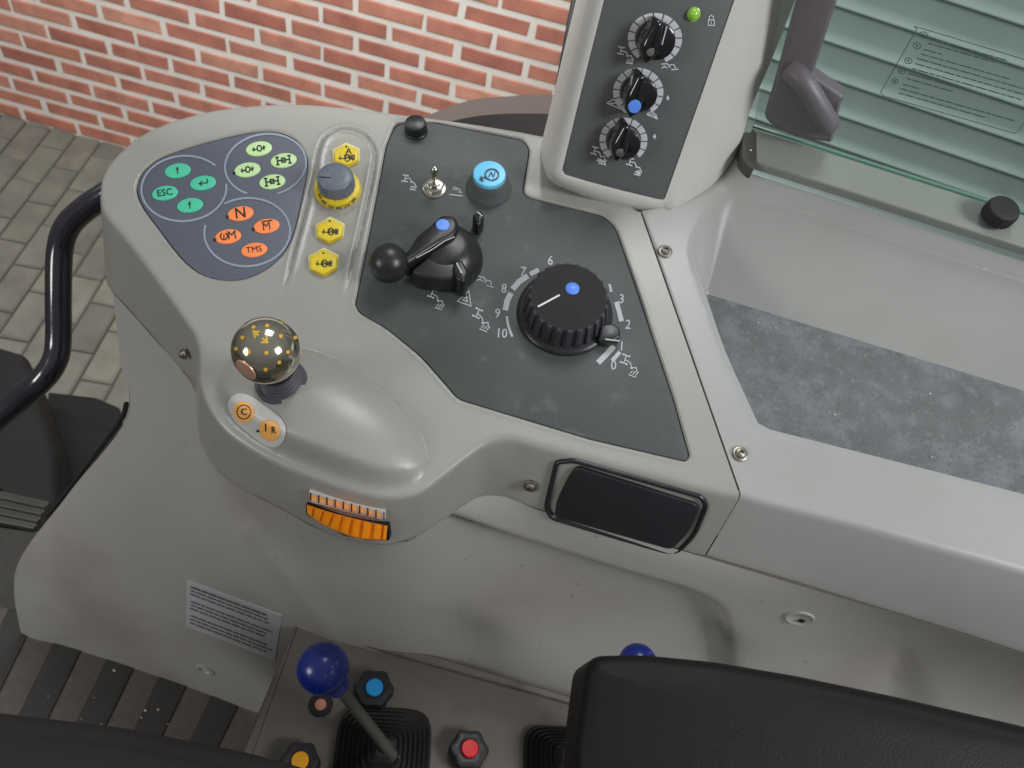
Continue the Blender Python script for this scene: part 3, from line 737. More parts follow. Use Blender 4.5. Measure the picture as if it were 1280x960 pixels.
# blue push button
uvc = CP.uv(611, 234); r_ = CP.m(611, 232, 29); fr = (CP.at(*uvc, -.001), CP.Uw, CP.Vw, CP.Nw)
mb = MB(); lathe(mb, fr, [(r_, 0), (r_ * .99, .0015), (r_ * .94, .003), (r_ * .80, .009), (r_ * .745, .0125), (r_ * .70, .0132), (r_ * .5, .0132)], 48)
pb = build('push_button', mb, M['ppanel'], con, label='blue round push button in a dark conical collar')
mb = MB(); lathe(mb, fr, [(r_ * .695, .012), (r_ * .695, .0148), (r_ * .66, .0158), (r_ * .55, .0161), (0, .0162)], 40)
T = Pc(.0158); stroke(mb, T, ell(615, 218, 8.5, 7, 0, 18), 1.5, 1, True); stroke(mb, T, [(611, 221), (614, 215), (617, 221), (619, 215)], 1.2, 1); stroke(mb, T, [(607, 221), (600, 224)], 1.5, 1); stroke(mb, T, [(602, 220), (600, 224), (604, 226)], 1.5, 1)
build('cap', mb, [M['cyan'], M['ink']], pb)
# lever switch
uvc = CP.uv(558, 324); r_ = CP.m(558, 320, 46); fr = (CP.at(*uvc, -.001), CP.Uw, CP.Vw, CP.Nw)
mb = MB(); lathe(mb, fr, [(r_, 0), (r_ * .99, .003), (r_ * .95, .007), (r_ * .82, .013), (r_ * .62, .0175), (r_ * .45, .019), (0, .0195)], 48)
# wedge skirt on the lower left
slab(mb, CP, roundpoly([(566, 296), (580, 318), (573, 346), (556, 350), (526, 345), (512, 338)], 5), .001, .0165, .0022, 0)
ls = build('range_lever', mb, M['knobblack'], con, label='black rotary lever with ball end and blue centre dot')
mb = MB()
slab(mb, CP, roundpoly([(500, 322), (514, 306), (540, 278), (553, 266), (570, 270), (574, 282), (568, 294), (548, 304), (520, 322), (508, 330)], 8), .008, .0235, .003, 0)
T = Pc(.0238); stroke(mb, T, [(521, 322), (540, 312), (556, 301), (568, 296)], 1.1, 1)
build('arm', mb, [M['black'], M['white_ink']], ls)
mb = MB(); c_ = CP.p(486, 329, .018); sphere(mb, c_, CP.z(486, 329, .018) * 25 / F, seg=40, rings=24); build('ball', mb, M['knobblack'], ls)
mb = MB(); lathe(mb, frame(CP, 553.5, 281.5, .0232), [(CP.m(553, 281, 8.2), 0), (CP.m(553, 281, 8.2), .0006), (CP.m(553, 281, 7.4), .001), (0, .0011)], 24); build('blue_dot', mb, M['blue'], ls)
mb = MB(); slab(mb, CP, roundpoly([(568, 324), (578, 324), (586, 340), (580, 353), (571, 349), (565, 336)], 4), .001, .0195, .002); T = Pc(.0198)
stroke(mb, T, [(571, 329), (577, 341)], 1.8, 1); build('pointer', mb, [M['black'], M['white_ink']], ls)
mb = MB(); slab(mb, CP, roundpoly([(590, 268), (600, 262), (606, 268), (602, 278), (596, 282)], 3), .0, .012, .002); T = Pc(.0123)
stroke(mb, T, [(597, 265), (603, 270)], 1.5, 1); build('tab', mb, [M['black'], M['white_ink']], ls)
# big knob
uvc = CP.uv(706, 391); Rt = CP.m(713, 364, 49.5) * .965; fr = (CP.at(*uvc, -.001), CP.Uw, CP.Vw, CP.Nw); Rf = Rt * 1.24
mb = MB(); lathe(mb, fr, [(Rf, 0), (Rf, .0018), (Rf * .97, .003), (Rf * .93, .0036), (Rt * .9, .005)], 64)
tabp = roundpoly([(750, 406), (766, 403), (776, 411), (776, 421), (763, 427), (748, 426)], 4); slab(mb, CP, tabp, .0, .0075, .0015)
T = Pc(.0078); stroke(mb, T, [(757, 424), (774, 426)], 1.6, 1)
bk = build('depth_knob', mb, [M['knobblack'], M['white_ink']], con, label='large fluted black knob with blue centre dot and white pointer line')
NF = 24
def flut(a, j): return 1 + (.034 * max(-1, min(1, 2.6 * math.cos(a * NF))) if j < 6 else 0)
mb = MB(); lathe(mb, fr, [(Rt * 1.06, .003), (Rt * 1.06, .005), (Rt * 1.03, .010), (Rt * 1.0, .017), (Rt * .985, .0203), (Rt * .965, .0215), (Rt * .945, .0220), (Rt * .93, .0220), (Rt * .5, .0223), (0, .0224)], 240, mod=flut, mis=[0, 0, 0, 0, 0, 0, 1, 1, 1])
build('grip', mb, [M['knobside'], M['knobtop']], bk)
mb = MB(); T = lambda x, y: CP.p(x, y, .0218)
stroke(mb, T, [(673, 383), (686, 376), (699, 369)], 2.4, 0); build('pointer_line', mb, M['ring_ink'], bk)
mb = MB(); lathe(mb, frame(CP, 715.5, 361, .0212), [(CP.m(715, 361, 8.4), 0), (CP.m(715, 361, 8.4), .0006), (CP.m(715, 361, 7.5), .001), (0, .0012)], 24); build('blue_dot', mb, M['blue'], bk)
# ---- joystick on the dome
def domeP(dw):
    return lambda x, y: CP.p(x, y, surf(x, y, dw))
def drape(mb, pts, dw, thick, mi, rings=6, side=None):
    """pad lying on the curved deck"""
    cx = sum(p[0] for p in pts) / len(pts); cy = sum(p[1] for p in pts) / len(pts); n = len(pts); V = []; Fc = []
    for k, (f_, hgt) in enumerate([(1.0, 0)] + [(1.0, thick * .6), (.96, thick)] + [(j / rings, thick) for j in range(rings - 1, 0, -1)]):
        for (x, y) in pts:
            xx, yy = cx + (x - cx) * f_, cy + (y - cy) * f_; V.append(CP.p(xx, yy, surf(xx, yy, dw + hgt)))
    rows = rings + 2
    for k in range(rows - 1):
        for i in range(n): Fc.append((k * n + i, k * n + (i + 1) % n, (k + 1) * n + (i + 1) % n, (k + 1) * n + i))
    Fc.append(tuple((rows - 1) * n + i for i in range(n))); mb.add(V, Fc, mi)
pad_px = crom([(230 + x / 3, 380 + y / 3) for x, y in [(165, 385), (176, 350), (212, 334), (255, 348), (310, 385), (362, 428), (382, 472), (370, 518), (338, 538), (298, 528), (240, 485), (190, 440)]], 4, True)
mb = MB(); drape(mb, pad_px, .0002, .0009, 0); cpad = build('lever_keypad', mb, M['padwhite'], con, label='pale oval pad with two orange round keys below the lever')
for (x, y, s_) in ((304.5, 515, 'C'), (337, 538, 'I II')):
    mb = MB(); drape(mb, ell(x, y, 12.5, 14, -35, 24), .0012, .0005, 0, 3)
    T = domeP(.0021)
    if s_ == 'C':
        for k in range(14):
            a = k / 14 * 2 * math.pi; a2 = a + .28; stroke(mb, T, [(x + 8.5 * math.cos(a), y + 8.8 * math.sin(a)), (x + 8.5 * math.cos(a2), y + 8.8 * math.sin(a2))], 1.3, 1)
        text(mb, T, 'C', x, y, 12, -5, 1, 0, 1, .3)
    else: text(mb, T, 'I', x - 5, y - 3, 14, 0, 1, 0, 1, .4); text(mb, T, 'R', x + 4.5, y, 12, 0, .8, 0, 1, .4)
    build('round_key', mb, [M['orange_l'], M['ink']], cpad)
mb = MB(); disc(mb, domeP(.0016), 322, 539, 1.8, 1.8, 0, 10); build('indicator', mb, M['ink'], cpad)
wj = surf(350, 475); jb = CP.p(352, 478, wj - .001); ball_c = W(Vector(((333 - CX) / F, (438 - CY) / F, 1)) * .418)
rj = .418 * 42.5 / F
joy = thing('drive_lever', 'smoked chrome ball lever with gold dots and arrow, standing on the console hump', 'lever', jb)
ax = (ball_c - jb).normalized(); bu = ax.cross(Vector((0, 0, 1))).normalized(); bv = ax.cross(bu)
mb = MB(); fr = (jb, CP.Uw, CP.Vw, CP.Nw); rb = CP.m(352, 478, 31)
lathe(mb, fr, [(rb, -.012), (rb, .0014), (rb * .96, .0024), (rb * .80, .0024), (rb * .78, .0008)], 40)
for k in range(5):
    t = k / 5; c0 = jb.lerp(ball_c, .06 + t * .34); rr = rb * (.80 - .28 * t)
    lathe(mb, (c0, bu, bv, ax), [(rr * .86, -.0022), (rr, -.0008), (rr, .0008), (rr * .86, .0022)], 32)
build('boot', mb, M['boot'], joy)
mb = MB(); tube(mb, [jb, ball_c], rb * .36, 16); lathe(mb, (jb.lerp(ball_c, .42), bu, bv, ax), [(rj * .5, 0), (rj * .62, .004), (rj * .7, .010)], 32); build('stem', mb, M['black'], joy)
mb = MB(); sphere(mb, ball_c, rj, seg=64, rings=40)
for v in mb.v:     # flat facet facing lower left
    d = (v - ball_c); fd = Wd(Vector((-.55, .62, -.56))).normalized(); k = d.dot(fd)
    if k > rj * .90: v -= fd * (k - rj * .90)
build('ball', mb, M['joy'], joy)
def ballP(x, y, up=.0003):
    rdir = Vector(((x - CX) / F, (y - CY) / F, 1)).normalized(); cc = Cc(ball_c); b2 = rdir.dot(cc); dsc = b2 * b2 - cc.length_squared + (rj + up) ** 2
    t = b2 - math.sqrt(max(dsc, 0)); return W(rdir * t)
mb = MB()
for x, y in ((-30, -18), (-16, -31), (1, -33), (18, -20), (36, -18), (-38, -4), (-22, 0), (0, 1), (27, 0), (16, 13), (-1, 22)): disc(mb, ballP, 333 + x, 440 + y, 2.5, 2.5, 0, 12)
stroke(mb, ballP, [(319, 416), (332, 426)], 2.6); stroke(mb, ballP, [(324, 415), (317, 414), (319, 422)], 2.4); stroke(mb, ballP, [(327, 428), (334, 428), (333, 420)], 2.4)
build('gold_marks', mb, M['gold'], joy)
mb = MB(); fdc = Vector((-.50, .66, -.56)).normalized(); pc = Cc(ball_c) + fdc * rj * .905; bpl = Plane(-fdc, (-fdc).dot(pc)); slab(mb, bpl, [bpl.px((pc - bpl.o).dot(bpl.U) + rj * .36 * math.cos(k * math.pi / 12), (pc - bpl.o).dot(bpl.V) + rj * .36 * math.sin(k * math.pi / 12)) for k in range(24)], -.001, .0006, .0004); build('facet_highlight', mb, M['facet_glint'], joy)  # pinkish highlight on the flat facet, drawn as a pale disc
# ---- scale and thumb wheel on the skirt
SK = plane3(CP.p(394, 597), CP.p(480, 621), CP.p(440, 679, WL))
def fz(x, y): return (230 + x / 3, 380 + y / 3)
TS = lambda w: (lambda x, y: SK.p(x, y, w))
mb = MB(); slab(mb, SK, [fz(469, 703), fz(753, 777), fz(752, 812), fz(600, 780), fz(469, 741)], -.006, .0012, .0004)
T = TS(.0016)
for k in range(10):
    t = k / 9; x0_, y0_ = 472 + 276 * t, 708 + 72 * t; a_ = fz(x0_ + 2, y0_ + 2); b_ = fz(x0_ + 2, y0_ + 30)
    stroke(mb, T, [a_, b_], 1.5, 1)
    if k < 9: q = [fz(x0_ + 6, y0_ + 8), fz(x0_ + 26 - k * .8, y0_ + 13), fz(x0_ + 26 - k * .8, y0_ + 30 - k * .5), fz(x0_ + 6, y0_ + 26)]; mb.add([SK.p(*p, .00145) for p in q], [(0, 1, 2, 3)], 2)
build('wheel_scale', mb, [M['padwhite'], M['ink'], M['orange_l']], con)
mb = MB(); slab(mb, SK, roundpoly([fz(456, 749), fz(600, 793), fz(766, 829), fz(770, 888), fz(690, 888), fz(600, 870), fz(520, 826), fz(457, 790)], 2, 2), -.004, .0010, .0003); build('wheel_slot', mb, M['deep'], con)  # near-black plate in place of the shaded gap around the wheel
mb = MB(); NS = 108; top = crom([fz(460, 751), fz(560, 783), fz(660, 808), fz(763, 830)], 36); bot = crom([fz(462, 788), fz(540, 838), fz(650, 880), fz(758, 888)], 36)
V = []; Fc = []; n = len(top)
for i in range(n):
    t = i / (n - 1); rid = .0013 * (1 if (i // 6) % 2 else 0); bul = .0085 * math.sin(math.pi * min(1, max(0, t * .94 + .03)))
    tx, ty = top[i]; bx, by = bot[i]
    for j, f_ in enumerate((0, .06, .3, .6, .92, 1.0)):
        V.append(SK.p(tx + (bx - tx) * f_, ty + (by - ty) * f_, .0005 + (bul + rid + .001) * (0 if f_ in (0, 1.0) else 1) * (1 if .05 < f_ < .95 else .6)))
for i in range(n - 1):
    for j in range(5): Fc.append((i * 6 + j, (i + 1) * 6 + j, (i + 1) * 6 + j + 1, i * 6 + j + 1))
mb.add(V, Fc); build('thumb_wheel', mb, M['orange'], con, smooth=25)
# ---- black lid on the skirt
LP = plane3(CP.p(685, 561), CP.p(868, 609), CP.p(760, 666, WL))
def lz(x, y): return (640 + x / 4.267, 540 + y / 4.267)
outer = roundpoly([lz(225, 158), lz(330, 148), lz(1020, 345), lz(1052, 400), lz(985, 560), lz(890, 655), lz(820, 655), lz(200, 470), lz(165, 410)], [7, 8, 12, 10, 12, 10, 8, 12, 9], 5)
mb = MB(); Pq = [LP.uv(*p, .0018) for p in outer]
if area2(Pq) < 0: Pq = Pq[::-1]
n = len(Pq); rings = []
for (o_, w_) in ((0, -.006), (0, .0008), (.0005, .0018), (.0012, .0022), (.0022, .0021), (.0028, .0016), (.0032, .0004), (.0034, -.0004)): rings.append([(*p, w_) for p in (offset(Pq, o_) if o_ else Pq)])
V = [LP.at(*q) for R2 in rings for q in R2]; Fc = [(j * n + i, j * n + (i + 1) % n, (j + 1) * n + (i + 1) % n, (j + 1) * n + i) for j in range(len(rings) - 1) for i in range(n)]
Fc.append(tuple((len(rings) - 1) * n + i for i in range(n))); mb.add(V, Fc)
lid = build('ashtray', mb, M['knobblack'], con, label='black lidded ashtray set in the front skirt')
inn = roundpoly([lz(345, 190), lz(980, 388), lz(995, 420), lz(940, 545), lz(850, 632), lz(225, 455), lz(235, 380), lz(300, 245)], [6, 3, 6, 10, 6, 6, 8, 8], 4)
mb = MB(); slab(mb, LP, inn, -.0006, .0026, .0010)
build('lid', mb, M['lid'], lid)
# ---- screws
def screw(pl, x, y, w, rpx, name='screw', parent=None, m_='screw'):
    r_ = pl.m(x, y, rpx); fr = frame(pl, x, y, w); mb = MB()
    lathe(mb, fr, [(r_ * 1.5, -.001), (r_ * 1.5, .0003), (r_ * 1.35, .0006), (r_ * 1.0, .0006)], 24)
    lathe(mb, fr, [(r_, .0006), (r_, .0014), (r_ * .85, .0022), (r_ * .45, .0026), (r_ * .42, .0012), (0, .001)], 24)
    return build(name, mb, M[m_], parent)
LEFTW = plane3(CP.p(187, 337), CP.p(230, 398), CP.p(205, 444, WL))
LPW = LP
screw(LP, 663, 608, .001, 6, parent=con); screw(LEFTW, 229, 443, .002, 4.5, parent=con)
# =================================================================== TRAY CONSOLE (right of the seam)
tray = thing('rear_tray_console', 'grey plastic rear console with a deep gritty storage tray beside the window', 'console', CP.p(1050, 560, -.05))
SG = .0012
ta = np.array(CP.uv(925, 620)); tb = np.array(CP.uv(800, 264)); sdir = (tb - ta) / np.linalg.norm(tb - ta); sn = np.array((-sdir[1], sdir[0]))
if sn[0] < 0: sn = -sn
fr_c = [(925, 620), (960, 630), (1025, 646), (1085, 661), (1152, 680), (1215, 697), (1280, 715), (1360, 737), (1460, 765)]
fr_l = [(878, 699), (912, 709), (972, 726), (1042, 748), (1100, 766), (1190, 793), (1280, 822), (1365, 849), (1460, 880)]
tcrease = np.array(crom([(*CP.uv(*p), 0.0) for p in fr_c], 8)); tlow = np.array(crom([(*CP.uv(*p, WL), WL) for p in fr_l], 8))
tcrease[:, :2] += sn * SG; tlow[:, :2] += sn * SG
tn = np.gradient(tcrease[:, :2], axis=0); tn /= np.linalg.norm(tn, axis=1)[:, None]; tnor = np.stack([-tn[:, 1], tn[:, 0]], 1)
if tnor[10].dot(np.array(CP.uv(1000, 500)) - tcrease[10, :2]) < 0: tnor = -tnor
tin = tcrease[:, :2] + tnor * INS; tin[0] = tcrease[0, :2] + sdir * INS
SW = .020
sill_f = [(944, 205), (1010, 226), (1119, 261), (1200, 287), (1280, 313), (1460, 371)]       # front edge of the sill
hole_px = crom([(869, 330), (866, 312), (873, 288), (890, 262), (912, 247), (940, 249), (1000, 264), (1120, 302), (1280, 352), (1460, 408)], 5) + [(1460, 668)] + [(1280, 617), (1100, 571), (962, 536)] + crom([(948, 528), (935, 500), (908, 440), (885, 375), (874, 345)], 4)
# height: deck level in front rising to the sill at the back
bl = np.array([CP.uv(*p) for p in sill_f])
def trayh(P):
    P = np.asarray(P, float).reshape(-1, 2)
    d = dist(P, bl, False); a = bl[0]; 
    behind = (P - a) @ np.array((-(bl[-1] - a)[1], (bl[-1] - a)[0])) 
    h = SW * (1 - sstep((d - .002) / .034))
    dh = dist(P, holea); h = h - .0009 * (1 - sstep(dh / .004)) 
    # raised skirt around the pillar unit
    return h
hole_uv = []
for (x, y) in hole_px:
    w = 0.0
    for _ in range(5):
        uvp = np.array([CP.uv(x, y, w)]); d = dist(uvp, bl, False); w = float((SW * (1 - sstep((d - .002) / .034)))[0])
    hole_uv.append(CP.uv(x, y, w))
holea = np.array(hole_uv)
toutline = [tuple(p) for p in tin] + [CP.uv(1460, 371, SW)] + [CP.uv(x, y, SW) for x, y in sill_f[::-1][1:]] + [CP.uv(930, 170, SW), CP.uv(880, 215, .01), CP.uv(835, 258), tuple(np.array(CP.uv(800, 264)) + sn * SG)]
hrs = [tuple(p) for p in resample(hole_uv, .004)]
ex = [offset(hrs, -o_) for o_ in (.0008, .0016, .0026, .0038, .005)]
mb = cdt_sheet(toutline, [], ex, .004, trayh, CP) if False else None
def cdt2():
    m2 = cdt_sheet(toutline, [hrs], ex, .0042, trayh, CP)
    return m2
mb = cdt2()
nor_save = nor; nor = tnor
skirt(mb, tin, tcrease, tlow, trayh)
nor = nor_save
sp = resample([tuple(np.array(CP.uv(800, 264)) + sn * SG), tuple(tin[0])], .004, False) + [tin[0]]; n = len(sp)
hh = trayh(np.array(sp)); mb.add([CP.at(*p, h_) for p, h_ in zip(sp, hh)] + [CP.at(*p, -.02) for p in sp], [(i, i + 1, n + i + 1, n + i) for i in range(n - 1)])
# tray bowl: from hole edge down to the floor
fl_px = [(883, 369), (950, 534), (1280, 618), (1460, 668), (1460, 545), (1280, 491)]
TF = -.045
def bowl():
    m3 = MB(); top = [np.array((*p, float(h_))) for p, h_ in zip(hrs, trayh(np.array(hrs)))]
    a = np.array(CP.uv(883, 369, TF)); b2 = np.array(CP.uv(1460, 545, TF)); c2 = np.array(CP.uv(1460, 700, TF)); d2 = np.array(CP.uv(940, 550, TF))
    floor_poly = [a, b2, c2, d2]
    # map every rim point to a floor perimeter point
    cen_ = np.array(CP.uv(1150, 520, TF)); rows = []
    for p in top:
        q = p[:2]
        # nearest point on floor polygon after shrinking towards it
        best = None
        for i in range(4):
            s0, s1 = floor_poly[i], floor_poly[(i + 1) % 4]; dd_ = s1 - s0; t = np.clip((q - s0) @ dd_ / (dd_ @ dd_), 0, 1); z_ = s0 + t * dd_; e_ = np.linalg.norm(q - z_)
            if best is None or e_ < best[0]: best = (e_, z_)
        z_ = best[1]; f3 = np.array((*z_, TF))
        d = f3 - p; col = [p]
        for t in (.03, .07, .15, .35, .6, .85, .95, 1): 
            k = p + d * t; k[2] -= .0012 * math.sin(min(1, t / .12) * math.pi / 2) * (1 - t); col.append(k)
        rows.append(col)
    m_ = len(rows[0]); n = len(rows)
    m3.add([CP.at(*k) for r_ in rows for k in r_], [(i * m_ + j, ((i + 1) % n) * m_ + j, ((i + 1) % n) * m_ + j + 1, i * m_ + j + 1) for i in range(n) for j in range(m_ - 1)])
    m4 = MB(); m4.add([CP.at(*(p + (cen_ - p) * -.02), TF + .0006) for p in floor_poly], [(0, 1, 2, 3)])
    return m3, m4
m3, m4 = bowl()
mb.add(m3.v, m3.f)
build('shell', weld(mb), M['tray'], tray, smooth=50)
build('tray_mat', m4, M['grit'], tray, smooth=0, label='dark gritty mat stained with pale blotches')
screw(CP, 925, 567, .0008, 6.5, parent=tray); screw(CP, 831.5, 314, .0008, 6, parent=tray)
mb = MB()
for k in range(22):
    x = random.uniform(900, 1270); y = random.uniform(400, 600)
    if y < 369 + (x - 883) * .307 + 14 or y > 534 + (x - 950) * .254 - 10: continue
    c_ = CP.p(x, y, TF + .001); sphere(mb, c_, random.uniform(.0003, .0008), 0, 6, 4)
ob = build('grit', mb, M['crumb'], tray); ob['kind'] = 'stuff'
# =================================================================== LOWER HOUSING
def zp(x, y, z): return tuple(HZ(2.1 + z).p(x, y))
def tp_(x, y, inset=0): return tuple(CP.p(x, y, WL + .004))
cols = [
 [tp_(141, 366), zp(150, 450, -.50), zp(157, 524, -.55), zp(85, 618, -.70), zp(20, 712, -.85), zp(26, 792, -1.0)],
 [tp_(165, 392), zp(180, 470, -.50), zp(180, 545, -.55), zp(105, 640, -.70), zp(45, 722, -.84), zp(45, 800, -1.0)],
 [tp_(194, 425), zp(203, 500, -.50), zp(208, 575, -.55), zp(150, 660, -.69), zp(90, 736, -.83), zp(80, 808, -1.0)],
 [tp_(225, 460), zp(232, 530, -.51), zp(240, 605, -.56), zp(205, 685, -.68), zp(160, 755, -.81), zp(150, 830, -1.0)],
 [tp_(248, 500), zp(256, 575, -.52), zp(266, 640, -.57), zp(250, 712, -.67), zp(235, 780, -.79), zp(232, 858, -1.0)],
 [tp_(256, 556), zp(274, 610, -.53), zp(294, 665, -.58), zp(293, 735, -.67), zp(290, 800, -.78), zp(290, 880, -1.0)],
 [tp_(306, 610), zp(315, 645, -.53), zp(325, 690, -.57), zp(335, 755, -.66), zp(335, 820, -.76), zp(330, 893, -.99)],
 [tp_(360, 642), zp(362, 680, -.54), zp(366, 715, -.58), zp(372, 765, -.66), zp(372, 840, -.76), zp(372, 905, -.95)],
 [tp_(412, 665), zp(414, 705, -.54), zp(420, 740, -.58), zp(424, 785, -.66), zp(424, 860, -.76), zp(424, 920, -.9)],
 [tp_(500, 675), zp(500, 705, -.52), zp(500, 745, -.58), zp(495, 808, -.67), zp(490, 880, -.76), zp(490, 950, -.9)],
 [tp_(602, 619), zp(602, 665, -.49), zp(602, 735, -.56), zp(600, 840, -.67), zp(600, 915, -.76), zp(600, 1000, -.9)],
 [tp_(680, 640), zp(690, 680, -.48), zp(695, 760, -.56), zp(690, 866, -.67), zp(690, 940, -.76), zp(690, 1020, -.9)],
 [tp_(760, 662), zp(770, 700, -.47), zp(780, 780, -.55), zp(775, 885, -.67), zp(775, 960, -.76), zp(775, 1040, -.9)],
 [tp_(878, 696), zp(890, 730, -.46), zp(905, 800, -.54), zp(905, 905, -.66), zp(905, 990, -.76), zp(905, 1060, -.9)],
 [tp_(1042, 745), zp(1055, 775, -.467), zp(1075, 840, -.54), zp(1075, 945, -.65), zp(1075, 1040, -.75), zp(1075, 1120, -.9)],
 [tp_(1190, 790), zp(1205, 820, -.468), zp(1225, 880, -.54), zp(1225, 990, -.68), zp(1225, 1080, -.75), zp(1225, 1160, -.9)],
 [tp_(1460, 878), zp(1480, 905, -.47), zp(1500, 970, -.56), zp(1500, 1080, -.70), zp(1500, 1180, -.75), zp(1500, 1260, -.9)]]
ncol = len(cols)
dense = [crom(c, 14) for c in cols]; nr = len(dense[0])
grid = []
for j in range(nr):
    grid.append(crom([dense[i][j] for i in range(ncol)], 12))
G = np.array(grid)          # nr x nc x 3
for _ in range(140): G[1:-1, 1:-1] = (G[1:-1, 1:-1] * 2 + G[:-2, 1:-1] + G[2:, 1:-1] + G[1:-1, :-2] + G[1:-1, 2:]) / 6
du = np.gradient(G, axis=1); dv = np.gradient(G, axis=0); nn = np.cross(du, dv); nn /= np.linalg.norm(nn, axis=2)[:, :, None] + 1e-12
camv = np.array(ORG); s_ = np.sign(((camv - G) * nn).sum(2))[:, :, None]; s_[s_ == 0] = 1; nn = nn * s_
rec = np.array(crom([(560, 640), (640, 668), (780, 713), (858, 735), (893, 752), (908, 778), (915, 830), (917, 900), (915, 1000)], 6)); rec_poly = np.array([tuple(p) for p in rec] + [(380, 1000), (380, 640)])
PXY = np.array([[proj(Vector(p)) for p in row] for row in G]); flat = PXY.reshape(-1, 2)
dr = dist(flat, rec, False); ins = pip(flat, rec_poly); sd_ = np.where(ins, dr, -dr).reshape(G.shape[:2])
G = G - nn * (.010 * sstep((sd_ + 2) / 17))[:, :, None] * sstep((PXY[:, :, 0] - 470) / 120)[:, :, None]
tri = np.array([(1132, 788), (1050, 860), (1000, 1000), (1190, 1000), (1175, 860)]); dt = dist(flat, tri).reshape(G.shape[:2]); it = pip(flat, tri).reshape(G.shape[:2])
G = G - nn * (.007 * sstep(np.where(it, dt, 0) / 60))[:, :, None]
rid = np.array([(315, 665), (360, 722), (412, 785)]); drd = dist(flat, rid, False).reshape(G.shape[:2])
G = G + nn * (.0022 * np.exp(-(drd / 13) ** 2))[:, :, None]
house = thing('lower_housing', 'stone grey moulded housing under the console, flaring to the floor at the left', 'housing', FLOOR.p(250, 870))
mb = MB(); nc = G.shape[1]
mb.add([tuple(p) for row in G for p in row], [(j * nc + i, j * nc + i + 1, (j + 1) * nc + i + 1, (j + 1) * nc + i) for j in range(nr - 1) for i in range(nc - 1)])
build('body', mb, M['shell_low'], house, smooth=180)
def gridpoint(x, y):
    d = ((PXY - np.array((x, y))) ** 2).sum(2); k = np.unravel_index(d.argmin(), d.shape); return k
def tangent(x, y):
    j, i = gridpoint(x, y); n_ = Vector(nn[j, i]); p = Vector(G[j, i]); nc_ = XA * n_.x + YA * n_.y + ZA * n_.z; nc_ = -nc_; return Plane(nc_, nc_.dot(Cc(p)))
# warning label: follows the body
from mathutils.bvhtree import BVHTree
HB = BVHTree.FromPolygons(mb.v, mb.f)
def bodyP(x, y, up):
    d = Wd(Vector(((x - CX) / F, (y - CY) / F, 1))).normalized(); h = HB.ray_cast(ORG, d)
    n_ = h[1] if h[1].dot(d) < 0 else -h[1]
    return h[0] + n_ * up
a_, b_, c_, d_ = (234, 725), (353, 769), (344, 825), (233, 782)
def lq(s, t): return tuple((np.array(a_) * (1 - s) + np.array(b_) * s) * (1 - t) + (np.array(d_) * (1 - s) + np.array(c_) * s) * t)
mb = MB(); NU, NV = 14, 8
V = [bodyP(*lq(i / NU, j / NV), .0007) for j in range(NV + 1) for i in range(NU + 1)]
mb.add(V, [(j * (NU + 1) + i, j * (NU + 1) + i + 1, (j + 1) * (NU + 1) + i + 1, (j + 1) * (NU + 1) + i) for j in range(NV) for i in range(NU)])
rim = [(i, 0) for i in range(NU)] + [(NU, j) for j in range(NV)] + [(i, NV) for i in range(NU, 0, -1)] + [(0, j) for j in range(NV, 0, -1)]
k = len(rim); mb.add([V[j * (NU + 1) + i] for i, j in rim] + [bodyP(*lq(i / NU, j / NV), -.0006) for i, j in rim], [(q, (q + 1) % k, k + (q + 1) % k, k + q) for q in range(k)])
T = lambda x, y: bodyP(x, y, .0011)
for k in range(11):
    if k in (3, 7): continue
    t0 = .1 + k * .078; x = .04 + random.uniform(0, .02); xe = random.uniform(.82, .95)
    while x < xe:
        l = random.uniform(.03, .10)
        stroke(mb, T, [lq(x, t0), lq(min(x + l, xe), t0)], 1.5 if k else 2.2, 1); x += l + .02
build('warning_label', mb, [M['label'], M['label_ink']], house, label='silver warning label with small grey print')
pl = tangent(1000, 775); mb = MB(); r_ = pl.m(1000, 775, 18)
lathe(mb, frame(pl, 1000, 775, .0015), [(r_, -.002), (r_ * .98, -.0006), (r_ * .9, -.0003), (r_ * .82, -.0008), (0, -.0009)], 32)
lathe(mb, frame(pl, 1002, 777, .0015), [(r_ * .22, -.002), (r_ * .22, 0), (0, .0004)], 12, mi=1)  # dark dot in place of shade inside the hole
build('screw_hole', mb, [M['shell_low'], M['deep']], house)
pl = tangent(256, 838); mb = MB(); r_ = pl.m(256, 838, 10)
lathe(mb, frame(pl, 256, 838, .001), [(r_ * 1.3, -.004), (r_ * 1.3, 0), (r_ * .8, .0008), (r_ * .7, -.001), (0, -.0012)], 28); build('screw_cover', mb, M['shell_low'], house)
mb = MB(); tube(mb, [Vector(p) for p in crom([zp(158, 505, -.545), zp(150, 527, -.58), zp(116, 572, -.645), zp(78, 622, -.715), zp(60, 645, -.75)], 5)], .002, 10); build('edge_seal', mb, M['seal'], house)
# =================================================================== PILLAR UNIT
pu = thing('pillar_console', 'pale upright control unit with grey panel, three black rotary knobs and a green lamp', 'console', PP.p(760, 245, -.05))
def pz(x, y): return (690 + x / 3.692, y / 3.692)
pan_px = roundpoly([(772, -80), (703, 210), (704, 219), (826, 250), (833, 246), (947, -80)], [0, 4, 4, 5, 4, 0], 4)
shell_out = [(757, -80), (739, 0), (712, 115), (689, 205), (686, 218), (692, 230), (708, 238), (770, 256), (815, 269), (838, 271), (856, 264), (878, 243), (908, 211), (924, 180), (936, 140), (963, 75), (995, -5), (1020, -80)]
